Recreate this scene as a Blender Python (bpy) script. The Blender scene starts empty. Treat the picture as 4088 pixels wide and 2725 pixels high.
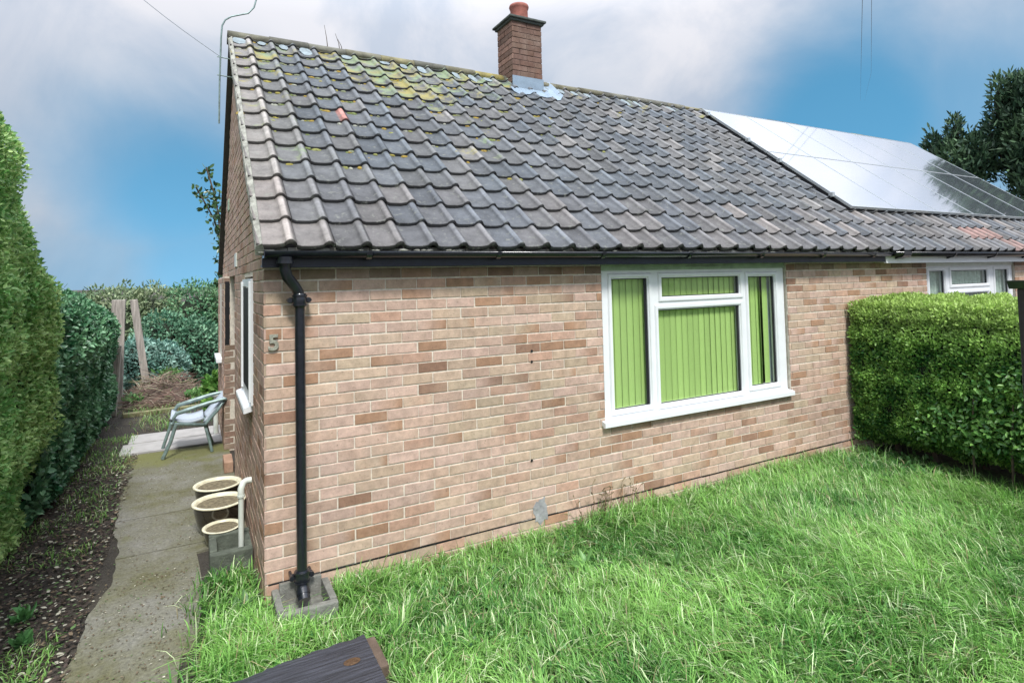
import bpy, bmesh, math, random
import numpy as np
from mathutils import Vector, Matrix
rng = np.random.default_rng(7)
random.seed(7)
PI = math.pi
S = bpy.context.scene
C = S.collection

# ------------------------------------------------------------------ camera
YAW, PITCH, ROLL = math.radians(28.574), math.radians(2.5645), math.radians(-1.2793)
fwd = Vector((math.sin(YAW)*math.cos(PITCH), math.cos(YAW)*math.cos(PITCH), math.sin(PITCH)))
rt = Vector((math.cos(YAW), -math.sin(YAW), 0)); up = rt.cross(fwd)
r2 = rt*math.cos(ROLL) + up*math.sin(ROLL); u2 = up*math.cos(ROLL) - rt*math.sin(ROLL)
cam_d = bpy.data.cameras.new("camera"); cam = bpy.data.objects.new("camera", cam_d); C.objects.link(cam)
cam.matrix_world = Matrix(((r2.x, u2.x, -fwd.x, -0.38667), (r2.y, u2.y, -fwd.y, -3.98582),
                           (r2.z, u2.z, -fwd.z, 2.00406), (0, 0, 0, 1)))
cam_d.sensor_width = 36; cam_d.lens = 36*2335.16/4088; cam_d.shift_y = -354.25/4088
cam_d.clip_start = 0.02; cam_d.clip_end = 2000
S.camera = cam
S.render.resolution_x = 1024; S.render.resolution_y = 682

# ------------------------------------------------------------------ sky, sun, exposure
SUN_EL, SUN_AZ = math.radians(52), math.radians(189)     # azimuth clockwise from +Y
S.view_settings.view_transform = 'Standard'; S.view_settings.look = 'None'
S.view_settings.exposure = 0.8; S.view_settings.gamma = 1.0
w = bpy.data.worlds.new("World"); S.world = w; w.use_nodes = True
nt = w.node_tree; N = nt.nodes; L = nt.links; N.clear()
def nd(tree, t, **k):
    n = tree.nodes.new(t)
    for a, b in k.items():
        if a == 'inp':
            for i, v in b.items(): n.inputs[i].default_value = v
        else: setattr(n, a, b)
    return n
out = nd(nt, 'ShaderNodeOutputWorld'); bg = nd(nt, 'ShaderNodeBackground', inp={1: 0.1})
L.new(bg.outputs[0], out.inputs[0])
sky = nd(nt, 'ShaderNodeTexSky', sky_type='NISHITA', sun_disc=False, sun_elevation=SUN_EL, sun_rotation=SUN_AZ)
hsv = nd(nt, 'ShaderNodeHueSaturation', inp={0: 0.472, 1: 1.27, 2: 1.32}); L.new(sky.outputs[0], hsv.inputs['Color'])
tc = nd(nt, 'ShaderNodeTexCoord')
lift = nd(nt, 'ShaderNodeVectorMath', operation='ADD'); lift.inputs[1].default_value = (0, 0, .36); L.new(tc.outputs['Generated'], lift.inputs[0]); L.new(lift.outputs[0], sky.inputs[0])
nz = nd(nt, 'ShaderNodeTexNoise', inp={'Scale': 2.6, 'Detail': 7.0, 'Roughness': 0.52, 'Distortion': 0.5})
L.new(tc.outputs['Generated'], nz.inputs['Vector'])
warp = nd(nt, 'ShaderNodeVectorMath', operation='MULTIPLY_ADD'); warp.inputs[1].default_value = (.22, .22, .22)
L.new(nz.outputs['Color'], warp.inputs[0]); L.new(tc.outputs['Generated'], warp.inputs[2])
off = nd(nt, 'ShaderNodeVectorMath', operation='ADD'); off.inputs[1].default_value = (-.11, -.11, -.11)
L.new(warp.outputs[0], off.inputs[0])
acc = None
# openings of blue between the clouds: (direction, inner cosine, outer cosine, weight)
for dv, r_in, r_out, wt in [((.842, .50, .215), .07, .26, 1.0), ((.90, .38, .20), .04, .26, .85), ((-.03, .986, .165), .04, .24, .95),
                           ((.02, .995, .06), .04, .26, .85), ((.03, .962, .25), .02, .16, .55), ((-.12, .99, .06), .02, .18, .55),
                           ((.55, .83, .20), .01, .30, .32), ((-.6, -.5, .5), .1, .5, .8), ((.5, -.7, .4), .1, .5, .7)]:
    v = Vector(dv).normalized()
    ds = nd(nt, 'ShaderNodeVectorMath', operation='DISTANCE'); ds.inputs[1].default_value = v
    L.new(off.outputs[0], ds.inputs[0])
    mr = nd(nt, 'ShaderNodeMapRange', interpolation_type='SMOOTHSTEP', inp={1: r_in, 2: r_out, 3: wt, 4: 0.0})
    L.new(ds.outputs['Value'], mr.inputs[0])
    if acc is None: acc = mr
    else:
        mx = nd(nt, 'ShaderNodeMath', operation='MAXIMUM'); L.new(acc.outputs[0], mx.inputs[0]); L.new(mr.outputs[0], mx.inputs[1]); acc = mx
cl = nd(nt, 'ShaderNodeTexNoise', inp={'Scale': 3.6, 'Detail': 8.0, 'Roughness': 0.58, 'Distortion': 0.6})
L.new(tc.outputs['Generated'], cl.inputs['Vector'])
clr = nd(nt, 'ShaderNodeValToRGB'); clr.color_ramp.elements[0].color = (3.35, 3.75, 4.45, 1); clr.color_ramp.elements[1].color = (4.8, 4.85, 5.2, 1)
clr.color_ramp.elements[0].position = .38; clr.color_ramp.elements[1].position = .60
L.new(cl.outputs['Fac'], clr.inputs[0])
# an overcast deck is brighter overhead than towards the horizon
sep = nd(nt, 'ShaderNodeSeparateXYZ'); L.new(tc.outputs['Generated'], sep.inputs[0])
zen = nd(nt, 'ShaderNodeMapRange', inp={1: 0.0, 2: 0.40, 3: 0.60, 4: 1.05}); zen.clamp = True; L.new(sep.outputs['Z'], zen.inputs[0])
zen2 = nd(nt, 'ShaderNodeMapRange', inp={1: 0.40, 2: 0.9, 3: 0.0, 4: 2.1}); zen2.clamp = True; L.new(sep.outputs['Z'], zen2.inputs[0])
za = nd(nt, 'ShaderNodeMath', operation='ADD'); L.new(zen.outputs[0], za.inputs[0]); L.new(zen2.outputs[0], za.inputs[1])
cm = nd(nt, 'ShaderNodeVectorMath', operation='SCALE'); L.new(clr.outputs[0], cm.inputs[0]); L.new(za.outputs[0], cm.inputs['Scale'])
mix = nd(nt, 'ShaderNodeMix', data_type='RGBA'); L.new(acc.outputs[0], mix.inputs['Factor'])
L.new(cm.outputs[0], mix.inputs['A']); L.new(hsv.outputs[0], mix.inputs['B']); L.new(mix.outputs['Result'], bg.inputs[0])

sd = bpy.data.lights.new("sun", 'SUN'); so = bpy.data.objects.new("sun", sd); C.objects.link(so)
sd.energy = 2.1; sd.angle = math.radians(11); sd.color = (1, .975, .935)
sdir = Vector((math.sin(SUN_AZ)*math.cos(SUN_EL), math.cos(SUN_AZ)*math.cos(SUN_EL), math.sin(SUN_EL)))
so.rotation_euler = sdir.to_track_quat('Z', 'Y').to_euler()

# ------------------------------------------------------------------ helpers
def tag(o, label=None, cat=None, group=None, kind=None):
    if label: o['label'] = label
    if cat: o['category'] = cat
    if group: o['group'] = group
    if kind: o['kind'] = kind
    return o
def empty(name, loc, label, cat, group=None):
    o = bpy.data.objects.new(name, None); C.objects.link(o); o.location = loc; o.empty_display_size = .1
    return tag(o, label, cat, group)
class MB:
    """collects boxes, tubes and prisms; build() links them as one mesh object"""
    def __init__(s): s.v = []; s.f = []; s.c = []; s.sm = []
    def add(s, vs, fs, col=None, smooth=False):
        b = len(s.v); s.v += [tuple(v) for v in vs]; s.f += [tuple(b+i for i in f) for f in fs]
        s.c += [col if col is not None else (1, 1, 1)]*len(vs); s.sm += [smooth]*len(fs)
    def box(s, x0, x1, y0, y1, z0, z1, col=None, bev=0.0, rot=None, at=None):
        if bev <= 0:
            vs = [(x, y, z) for z in (z0, z1) for y in (y0, y1) for x in (x0, x1)]
            fs = [(0, 2, 3, 1), (4, 5, 7, 6), (0, 1, 5, 4), (2, 6, 7, 3), (0, 4, 6, 2), (1, 3, 7, 5)]
        else:
            bm = bmesh.new(); bmesh.ops.create_cube(bm, size=1)
            for v in bm.verts: v.co = Vector(((x0+x1)/2+v.co.x*(x1-x0), (y0+y1)/2+v.co.y*(y1-y0), (z0+z1)/2+v.co.z*(z1-z0)))
            bmesh.ops.bevel(bm, geom=list(bm.edges), offset=bev, segments=2, profile=.6, affect='EDGES')
            bm.verts.index_update(); vs = [tuple(v.co) for v in bm.verts]; fs = [[v.index for v in f.verts] for f in bm.faces]; bm.free()
        if rot is not None:
            o = Vector(at); vs = [o + rot @ (Vector(v)-o) for v in vs]
        s.add(vs, fs, col)
    def prism(s, prof, axis, a, b, col=None):
        # closed profile extruded along axis from a to b
        n = len(prof); mk = {'x': lambda p, t: (t, p[0], p[1]), 'y': lambda p, t: (p[0], t, p[1]), 'z': lambda p, t: (p[0], p[1], t)}[axis]
        vs = [mk(p, a) for p in prof] + [mk(p, b) for p in prof]
        fs = [(i, (i+1) % n, n+(i+1) % n, n+i) for i in range(n)] + [tuple(range(n))[::-1], tuple(range(n, 2*n))]
        s.add(vs, fs, col)
    def tube(s, pts, rads, seg=12, col=None, cap=True):
        pts = [Vector(p) for p in pts]
        if not hasattr(rads, '__len__'): rads = [rads]*len(pts)
        vs = []; fs = []; ref = None
        for i, p in enumerate(pts):
            t = (pts[min(i+1, len(pts)-1)]-pts[max(i-1, 0)]).normalized()
            if ref is None: ref = t.orthogonal().normalized()
            ref = (ref - t*ref.dot(t)).normalized(); b = t.cross(ref)
            for k in range(seg):
                a = 2*PI*k/seg; vs.append(p+(ref*math.cos(a)+b*math.sin(a))*rads[i])
        for i in range(len(pts)-1):
            for k in range(seg):
                k2 = (k+1) % seg; fs.append((i*seg+k, i*seg+k2, (i+1)*seg+k2, (i+1)*seg+k))
        s.add(vs, fs, col, True)
        if cap: s.add([vs[k] for k in range(seg)], [tuple(range(seg))[::-1]], col); s.add(vs[-seg:], [tuple(range(seg))], col)
    def lathe(s, prof, cx, cy, z0=0, seg=32, col=None):
        vs = []; fs = []
        for r, z in prof:
            for k in range(seg): a = 2*PI*k/seg; vs.append((cx+r*math.cos(a), cy+r*math.sin(a), z0+z))
        for i in range(len(prof)-1):
            for k in range(seg): k2 = (k+1) % seg; fs.append((i*seg+k, i*seg+k2, (i+1)*seg+k2, (i+1)*seg+k))
        s.add(vs, fs, col, True)
    def build(s, name, mat, parent=None, origin=(0, 0, 0)):
        me = bpy.data.meshes.new(name); o = Vector(origin)
        base = Vector(parent_world(parent)) + o
        me.from_pydata([tuple(Vector(v)-base) for v in s.v], [], s.f)
        a = me.color_attributes.new('Col', 'FLOAT_COLOR', 'POINT')
        a.data.foreach_set('color', np.array([(c[0], c[1], c[2], 1) for c in s.c], dtype=np.float32).ravel())
        me.polygons.foreach_set('use_smooth', s.sm); me.validate(); me.update()
        ob = bpy.data.objects.new(name, me); C.objects.link(ob); ob.location = o
        if mat: me.materials.append(mat)
        if parent: ob.parent = parent
        return ob
def parent_world(p):
    v = Vector((0, 0, 0))
    while p is not None: v = v + p.location; p = p.parent
    return v
def mesh_np(name, V, F, col, mat, parent=None, smooth=False, origin=(0, 0, 0)):
    V = np.asarray(V, np.float32) - np.array(parent_world(parent)+Vector(origin), np.float32); F = np.asarray(F, np.int32)
    me = bpy.data.meshes.new(name); k = F.shape[1]
    me.vertices.add(len(V)); me.vertices.foreach_set('co', V.ravel())
    me.loops.add(F.size); me.loops.foreach_set('vertex_index', F.ravel())
    me.polygons.add(len(F)); me.polygons.foreach_set('loop_start', np.arange(0, F.size, k, dtype=np.int32))
    me.polygons.foreach_set('loop_total', np.full(len(F), k, np.int32))
    if smooth: me.polygons.foreach_set('use_smooth', np.ones(len(F), bool))
    a = me.color_attributes.new('Col', 'FLOAT_COLOR', 'POINT')
    c = np.ones((len(V), 4), np.float32); c[:, :col.shape[1]] = col; a.data.foreach_set('color', c.ravel())
    me.update(calc_edges=True)
    ob = bpy.data.objects.new(name, me); C.objects.link(ob); me.materials.append(mat); ob.location = origin
    if parent: ob.parent = parent
    return ob

# ------------------------------------------------------------------ materials
def mat_base(name):
    m = bpy.data.materials.new(name); m.use_nodes = True; t = m.node_tree
    return m, t, t.nodes['Principled BSDF']
def simple(name, col, rough=.6, metal=0, nscale=40, namt=.15, bump=.1, attr=False, coat=0, bscale=None, detail=6, spec=.5, bdist=.01, stretch=None):
    m, t, b = mat_base(name); b.inputs['Roughness'].default_value = rough; b.inputs['Metallic'].default_value = metal
    b.inputs['Coat Weight'].default_value = coat; b.inputs['Specular IOR Level'].default_value = spec
    tcn = nd(t, 'ShaderNodeTexCoord'); co = tcn.outputs['Object']
    if stretch:
        mp = nd(t, 'ShaderNodeMapping'); mp.inputs['Scale'].default_value = stretch; t.links.new(co, mp.inputs['Vector']); co = mp.outputs[0]
    n = nd(t, 'ShaderNodeTexNoise', inp={'Scale': nscale, 'Detail': detail, 'Roughness': .6}); t.links.new(co, n.inputs['Vector'])
    mr = nd(t, 'ShaderNodeMapRange', inp={1: .3, 2: .7, 3: 1-namt, 4: 1+namt}); t.links.new(n.outputs['Fac'], mr.inputs[0])
    sc = nd(t, 'ShaderNodeVectorMath', operation='SCALE')
    if attr:
        at = nd(t, 'ShaderNodeAttribute', attribute_name='Col'); mu = nd(t, 'ShaderNodeVectorMath', operation='MULTIPLY')
        mu.inputs[1].default_value = col[:3]; t.links.new(at.outputs['Color'], mu.inputs[0]); t.links.new(mu.outputs[0], sc.inputs[0])
    else: sc.inputs[0].default_value = col[:3]
    t.links.new(mr.outputs[0], sc.inputs['Scale']); t.links.new(sc.outputs[0], b.inputs['Base Color'])
    if bump:
        n2 = nd(t, 'ShaderNodeTexNoise', inp={'Scale': bscale or nscale*2, 'Detail': 5}); t.links.new(co, n2.inputs['Vector'])
        bp = nd(t, 'ShaderNodeBump', inp={'Strength': bump, 'Distance': bdist}); t.links.new(n2.outputs['Fac'], bp.inputs['Height'])
        t.links.new(bp.outputs[0], b.inputs['Normal'])
    return m
def leafmat(name, rough=.45, trans=.25, tint=(1, 1, 1), spec=.4):
    m, t, b = mat_base(name); b.inputs['Roughness'].default_value = rough; b.inputs['Specular IOR Level'].default_value = spec
    at = nd(t, 'ShaderNodeAttribute', attribute_name='Col'); mu = nd(t, 'ShaderNodeVectorMath', operation='MULTIPLY'); mu.inputs[1].default_value = tint
    t.links.new(at.outputs['Color'], mu.inputs[0]); t.links.new(mu.outputs[0], b.inputs['Base Color'])
    tr = nd(t, 'ShaderNodeBsdfTranslucent'); t.links.new(mu.outputs[0], tr.inputs['Color'])
    ms = nd(t, 'ShaderNodeMixShader', inp={0: trans}); t.links.new(b.outputs[0], ms.inputs[1]); t.links.new(tr.outputs[0], ms.inputs[2])
    t.links.new(ms.outputs[0], t.nodes['Material Output'].inputs['Surface'])
    return m
def brickmat(name):
    m, t, b = mat_base(name); b.inputs['Roughness'].default_value = .92; b.inputs['Specular IOR Level'].default_value = .25
    tcn = nd(t, 'ShaderNodeTexCoord'); at = nd(t, 'ShaderNodeAttribute', attribute_name='Col')
    n = nd(t, 'ShaderNodeTexNoise', inp={'Scale': 14., 'Detail': 8, 'Roughness': .7}); t.links.new(tcn.outputs['Object'], n.inputs['Vector'])
    mr = nd(t, 'ShaderNodeMapRange', inp={1: .3, 2: .7, 3: .70, 4: 1.22}); t.links.new(n.outputs['Fac'], mr.inputs[0])
    sc = nd(t, 'ShaderNodeVectorMath', operation='SCALE'); t.links.new(at.outputs['Color'], sc.inputs[0]); t.links.new(mr.outputs[0], sc.inputs['Scale'])
    # pale lime bloom and darker grime spots
    n2 = nd(t, 'ShaderNodeTexNoise', inp={'Scale': 3.2, 'Detail': 6, 'Roughness': .65}); t.links.new(tcn.outputs['Object'], n2.inputs['Vector'])
    m2 = nd(t, 'ShaderNodeMapRange', inp={1: .5, 2: .78, 3: 0, 4: .32}); t.links.new(n2.outputs['Fac'], m2.inputs[0])
    mx = nd(t, 'ShaderNodeMix', data_type='RGBA'); mx.inputs['B'].default_value = (.50, .43, .36, 1); t.links.new(m2.outputs[0], mx.inputs['Factor']); t.links.new(sc.outputs[0], mx.inputs['A'])
    n3 = nd(t, 'ShaderNodeTexNoise', inp={'Scale': 55., 'Detail': 4, 'Roughness': .6}); t.links.new(tcn.outputs['Object'], n3.inputs['Vector'])
    m3 = nd(t, 'ShaderNodeMapRange', inp={1: .60, 2: .72, 3: 0, 4: .6}); t.links.new(n3.outputs['Fac'], m3.inputs[0])
    mx2 = nd(t, 'ShaderNodeMix', data_type='RGBA'); mx2.inputs['B'].default_value = (.13, .09, .07, 1); t.links.new(m3.outputs[0], mx2.inputs['Factor']); t.links.new(mx.outputs['Result'], mx2.inputs['A'])
    t.links.new(mx2.outputs['Result'], b.inputs['Base Color'])
    n4 = nd(t, 'ShaderNodeTexNoise', inp={'Scale': 90., 'Detail': 6, 'Roughness': .7}); t.links.new(tcn.outputs['Object'], n4.inputs['Vector'])
    bp = nd(t, 'ShaderNodeBump', inp={'Strength': .45, 'Distance': .004}); t.links.new(n4.outputs['Fac'], bp.inputs['Height']); t.links.new(bp.outputs[0], b.inputs['Normal'])
    return m
def tilemat(name):
    m, t, b = mat_base(name); b.inputs['Roughness'].default_value = .7; b.inputs['Specular IOR Level'].default_value = .5
    tcn = nd(t, 'ShaderNodeTexCoord'); at = nd(t, 'ShaderNodeAttribute', attribute_name='Col')
    n = nd(t, 'ShaderNodeTexNoise', inp={'Scale': 9., 'Detail': 9, 'Roughness': .72}); t.links.new(tcn.outputs['Object'], n.inputs['Vector'])
    mr = nd(t, 'ShaderNodeMapRange', inp={1: .3, 2: .7, 3: .62, 4: 1.4}); t.links.new(n.outputs['Fac'], mr.inputs[0])
    sc = nd(t, 'ShaderNodeVectorMath', operation='SCALE'); t.links.new(at.outputs['Color'], sc.inputs[0]); t.links.new(mr.outputs[0], sc.inputs['Scale'])
    # grey-green lichen blotches
    n2 = nd(t, 'ShaderNodeTexNoise', inp={'Scale': 22., 'Detail': 5, 'Roughness': .6}); t.links.new(tcn.outputs['Object'], n2.inputs['Vector'])
    m2 = nd(t, 'ShaderNodeMapRange', inp={1: .57, 2: .70, 3: 0, 4: .6}); t.links.new(n2.outputs['Fac'], m2.inputs[0])
    mx = nd(t, 'ShaderNodeMix', data_type='RGBA'); mx.inputs['B'].default_value = (.21, .22, .19, 1); t.links.new(m2.outputs[0], mx.inputs['Factor']); t.links.new(sc.outputs[0], mx.inputs['A'])
    # moss: amount carried per tile in the alpha of Col
    n3 = nd(t, 'ShaderNodeTexNoise', inp={'Scale': 7., 'Detail': 6, 'Roughness': .65}); t.links.new(tcn.outputs['Object'], n3.inputs['Vector'])
    ad = nd(t, 'ShaderNodeMath', operation='ADD'); t.links.new(n3.outputs['Fac'], ad.inputs[0]); t.links.new(at.outputs['Alpha'], ad.inputs[1])
    m3 = nd(t, 'ShaderNodeMapRange', inp={1: .74, 2: .90, 3: 0, 4: .85}); t.links.new(ad.outputs[0], m3.inputs[0])
    nc = nd(t, 'ShaderNodeTexNoise', inp={'Scale': 3.}); t.links.new(tcn.outputs['Object'], nc.inputs['Vector'])
    mc = nd(t, 'ShaderNodeValToRGB'); mc.color_ramp.elements[0].color = (.30, .26, .07, 1); mc.color_ramp.elements[1].color = (.20, .27, .14, 1)
    mc.color_ramp.elements[0].position = .42; mc.color_ramp.elements[1].position = .58; t.links.new(nc.outputs['Fac'], mc.inputs[0])
    mx2 = nd(t, 'ShaderNodeMix', data_type='RGBA'); t.links.new(m3.outputs[0], mx2.inputs['Factor']); t.links.new(mx.outputs['Result'], mx2.inputs['A']); t.links.new(mc.outputs[0], mx2.inputs['B'])
    t.links.new(mx2.outputs['Result'], b.inputs['Base Color'])
    n4 = nd(t, 'ShaderNodeTexNoise', inp={'Scale': 60., 'Detail': 6, 'Roughness': .7}); t.links.new(tcn.outputs['Object'], n4.inputs['Vector'])
    bp = nd(t, 'ShaderNodeBump', inp={'Strength': .5, 'Distance': .006}); t.links.new(n4.outputs['Fac'], bp.inputs['Height']); t.links.new(bp.outputs[0], b.inputs['Normal'])
    return m
def glassmat(name, tint=(.98, .99, .98), refl=1.5):
    m, t, b = mat_base(name); t.nodes.remove(b)
    tr = nd(t, 'ShaderNodeBsdfTransparent'); tr.inputs[0].default_value = (*tint, 1)
    gl = nd(t, 'ShaderNodeBsdfGlossy'); gl.inputs['Roughness'].default_value = .02
    lw = nd(t, 'ShaderNodeLayerWeight', inp={0: .5}); pw_ = nd(t, 'ShaderNodeMath', operation='POWER', inp={1: 3.2}); t.links.new(lw.outputs['Facing'], pw_.inputs[0])
    fr = nd(t, 'ShaderNodeMapRange', inp={1: 0, 2: 1, 3: .07, 4: .9}); t.links.new(pw_.outputs[0], fr.inputs[0])
    ms = nd(t, 'ShaderNodeMixShader'); t.links.new(fr.outputs[0], ms.inputs[0]); t.links.new(tr.outputs[0], ms.inputs[1]); t.links.new(gl.outputs[0], ms.inputs[2])
    t.links.new(ms.outputs[0], t.nodes['Material Output'].inputs['Surface'])
    return m
def panelmat(name):
    m, t, b = mat_base(name)
    tcn = nd(t, 'ShaderNodeTexCoord')
    bk = nd(t, 'ShaderNodeTexBrick', offset=0, inp={'Scale': 1.0, 'Mortar Size': .004, 'Brick Width': .156, 'Row Height': .156})
    bk.inputs['Color1'].default_value = (.62, .69, .80, 1); bk.inputs['Color2'].default_value = (.61, .68, .79, 1); bk.inputs['Mortar'].default_value = (.68, .73, .82, 1)
    t.links.new(tcn.outputs['Object'], bk.inputs['Vector']); t.links.new(bk.outputs[0], b.inputs['Base Color'])
    b.inputs['Metallic'].default_value = .85; b.inputs['Roughness'].default_value = .09; b.inputs['IOR'].default_value = 2.0; b.inputs['Specular IOR Level'].default_value = 1.0
    b.inputs['Specular Tint'].default_value = (1, 1, 1, 1)
    b.inputs['Coat Weight'].default_value = 1; b.inputs['Coat Roughness'].default_value = .04; b.inputs['Coat IOR'].default_value = 2.2
    return m
M = {}
M['brick'] = brickmat('brick')
M['mortar'] = simple('mortar', (.68, .62, .52), .95, nscale=25, namt=.22, bump=.5, bscale=120, bdist=.004)
M['tile'] = tilemat('tile')
M['mossmortar'] = simple('old_mortar', (.30, .30, .26), .95, nscale=14, namt=.45, bump=.8, bscale=40)
M['black'] = simple('black_paint', (.012, .014, .02), .28, nscale=30, namt=.3, bump=.12, coat=.4, bscale=30)
M['navy'] = simple('navy_paint', (.014, .019, .034), .38, nscale=12, namt=.3, bump=.1)
M['upvc'] = simple('white_plastic', (.80, .82, .83), .3, nscale=6, namt=.04, bump=0, spec=.5)
M['upvcgrey'] = simple('aged_plastic', (.66, .70, .64), .4, nscale=5, namt=.12, bump=0)
M['headgreen'] = simple('algae_plastic', (.36, .46, .33), .55, nscale=9, namt=.25, bump=.05)
M['gasket_or_dark_stand_in'] = simple('gasket_or_dark_stand_in', (.006, .006, .008), .6, bump=0, namt=.05)
M['blind'] = simple('blind_fabric', (.41, .60, .19), .85, nscale=300, namt=.05, bump=.15, attr=True)
M['net'] = simple('net_curtain', (.48, .60, .52), .9, nscale=30, namt=.2, bump=.3, attr=True)
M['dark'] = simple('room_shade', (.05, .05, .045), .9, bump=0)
M['glass'] = glassmat('glass')
M['concrete'] = simple('concrete', (.20, .20, .175), .93, nscale=18, namt=.3, bump=.6, bscale=70)
M['darkconcrete'] = simple('mossy_concrete', (.10, .115, .09), .93, nscale=14, namt=.4, bump=.6, bscale=70)
M['lead'] = simple('lead', (.26, .34, .42), .5, nscale=8, namt=.12, bump=.2, metal=.15)
M['terracotta'] = simple('terracotta', (.36, .13, .10), .8, nscale=12, namt=.3, bump=.3)
M['wood'] = simple('weathered_wood', (.34, .305, .27), .9, nscale=10, namt=.45, bump=.8, bscale=14, stretch=(3, 3, .3))
M['blackboard'] = simple('charred_board', (.034, .036, .046), .55, nscale=14, namt=.7, bump=1.0, bscale=14, bdist=.012, stretch=(.25, 4, 1))
M['glaze'] = simple('brown_glaze', (.022, .017, .011), .16, nscale=10, namt=.4, bump=.03, coat=.8)
M['rim'] = simple('cream_rim', (.78, .74, .55), .35, nscale=16, namt=.2, bump=.05)
M['potsoil'] = simple('pot_soil', (.19, .16, .10), .95, nscale=40, namt=.5, bump=1, bscale=80)
M['frame'] = simple('chair_metal', (.22, .30, .29), .35, nscale=20, namt=.35, bump=.1, metal=.2)
M['sling'] = simple('chair_fabric', (.47, .53, .60), .7, nscale=40, namt=.08, bump=.2)
M['leaf'] = leafmat('leaf', .42, .28)
M['leafdark'] = leafmat('leaf_glossy', .32, .18, spec=.55)
M['leafdull'] = leafmat('leaf_dull', .6, .2)
M['grass'] = leafmat('grass_blade', .5, .3)
M['core'] = simple('hedge_core', (.014, .022, .010), .95, nscale=20, namt=.5, bump=1)
M['bark'] = simple('bark', (.10, .075, .055), .95, nscale=15, namt=.4, bump=1)
M['litter'] = leafmat('litter', .8, .1)
M['alum'] = simple('aluminium', (.62, .66, .66), .3, metal=.7, nscale=20, namt=.06, bump=0)
M['panel'] = panelmat('panel_glass')
M['wire'] = simple('wire', (.22, .25, .28), .6, bump=0)
M['digit'] = simple('cast_digit', (.30, .30, .24), .8, nscale=50, namt=.3, bump=.4)

# ------------------------------------------------------------------ leaf and blade scatter
def norm(a): return a/np.maximum(np.linalg.norm(a, axis=1, keepdims=True), 1e-9)
def leaves(P, Nrm, ln, wd, colA, colB, up_bias=.3, spread=.8, droop=0, fold=.25, gamma=1.0, cols=None):
    """P centre points, Nrm outward normals -> folded six-vertex leaves"""
    n = len(P); ax = norm(Nrm*.55 + np.array([0, 0, up_bias]) + rng.normal(0, spread*.6, (n, 3)))
    nn = norm(Nrm + rng.normal(0, .45, (n, 3)) + np.array([0, 0, .35]))
    side = norm(np.cross(ax, nn)); nn = np.cross(side, ax)
    l = ln*rng.uniform(.6, 1.3, (n, 1)); w_ = wd*rng.uniform(.7, 1.25, (n, 1)); fd = nn*w_*fold
    V = np.stack([P, P+ax*l*.3-side*w_+fd, P+ax*l*.7-side*w_*.8+fd*.8, P+ax*l-nn*l*droop, P+ax*l*.7+side*w_*.8+fd*.8, P+ax*l*.3+side*w_+fd], 1)
    b = (np.arange(n)*6)[:, None]
    F = np.concatenate([b+np.array([0, 1, 2, 3]), b+np.array([0, 3, 4, 5])])
    if cols is None:
        t = rng.uniform(0, 1, (n, 1))**gamma; cols = np.array(colA)*(1-t)+np.array(colB)*t
        cols = cols*rng.uniform(.75, 1.25, (n, 1))
    return V.reshape(-1, 3), F, np.repeat(cols, 6, 0)
def lump(P, s, seed=0):
    q = P*s + seed; x, y, z = q[:, 0], q[:, 1], q[:, 2]
    return (np.sin(x*1.7+1.3*np.sin(y*1.1+z))+np.sin(y*2.1+1.1*np.sin(z*1.3+x*.7))+np.sin(z*1.9+1.2*np.sin(x*1.5)))/3
def blades(P, ln, wd, colA, colB, lean=.6, wind=(0, 0), cols=None, gamma=1.0, ang=None):
    n = len(P); a = rng.uniform(0, 2*PI, n) if ang is None else ang; dirv = np.stack([np.cos(a), np.sin(a), np.zeros(n)], 1) + np.array([wind[0], wind[1], 0])
    side = norm(np.cross(dirv, np.array([0, 0, 1.]))); l = (ln*rng.uniform(.5, 1.35, n))[:, None]
    k = rng.uniform(.15, 1, n)[:, None]*lean; w_ = wd*rng.uniform(.6, 1.3, n)[:, None]
    rows = []
    for t, ww in ((0, .8), (.35, 1), (.7, .75)):
        c = P + dirv*l*k*(t**1.7)*.9 + np.array([0, 0, 1])*l*t*(1-.45*k*t)
        rows += [c-side*w_*ww*.5, c+side*w_*ww*.5]
    tip = P + dirv*l*k*.95 + np.array([0, 0, 1])*l*(1-.5*k)
    rows += [tip-side*w_*.08, tip+side*w_*.08]
    V = np.stack(rows, 1); b = (np.arange(n)*8)[:, None]
    F = np.concatenate([b+np.array([0, 1, 3, 2]), b+np.array([2, 3, 5, 4]), b+np.array([4, 5, 7, 6])])
    if cols is None:
        t = rng.uniform(0, 1, (n, 1))**gamma; cols = np.array(colA)*(1-t)+np.array(colB)*t
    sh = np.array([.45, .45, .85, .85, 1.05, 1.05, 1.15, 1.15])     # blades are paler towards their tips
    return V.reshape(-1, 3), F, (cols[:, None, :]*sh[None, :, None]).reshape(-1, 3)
def join(parts):
    Vs, Fs, Cs, b = [], [], [], 0
    for V, F, c in parts: Vs.append(V); Fs.append(F+b); Cs.append(c); b += len(V)
    return np.concatenate(Vs), np.concatenate(Fs), np.concatenate(Cs)

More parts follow.
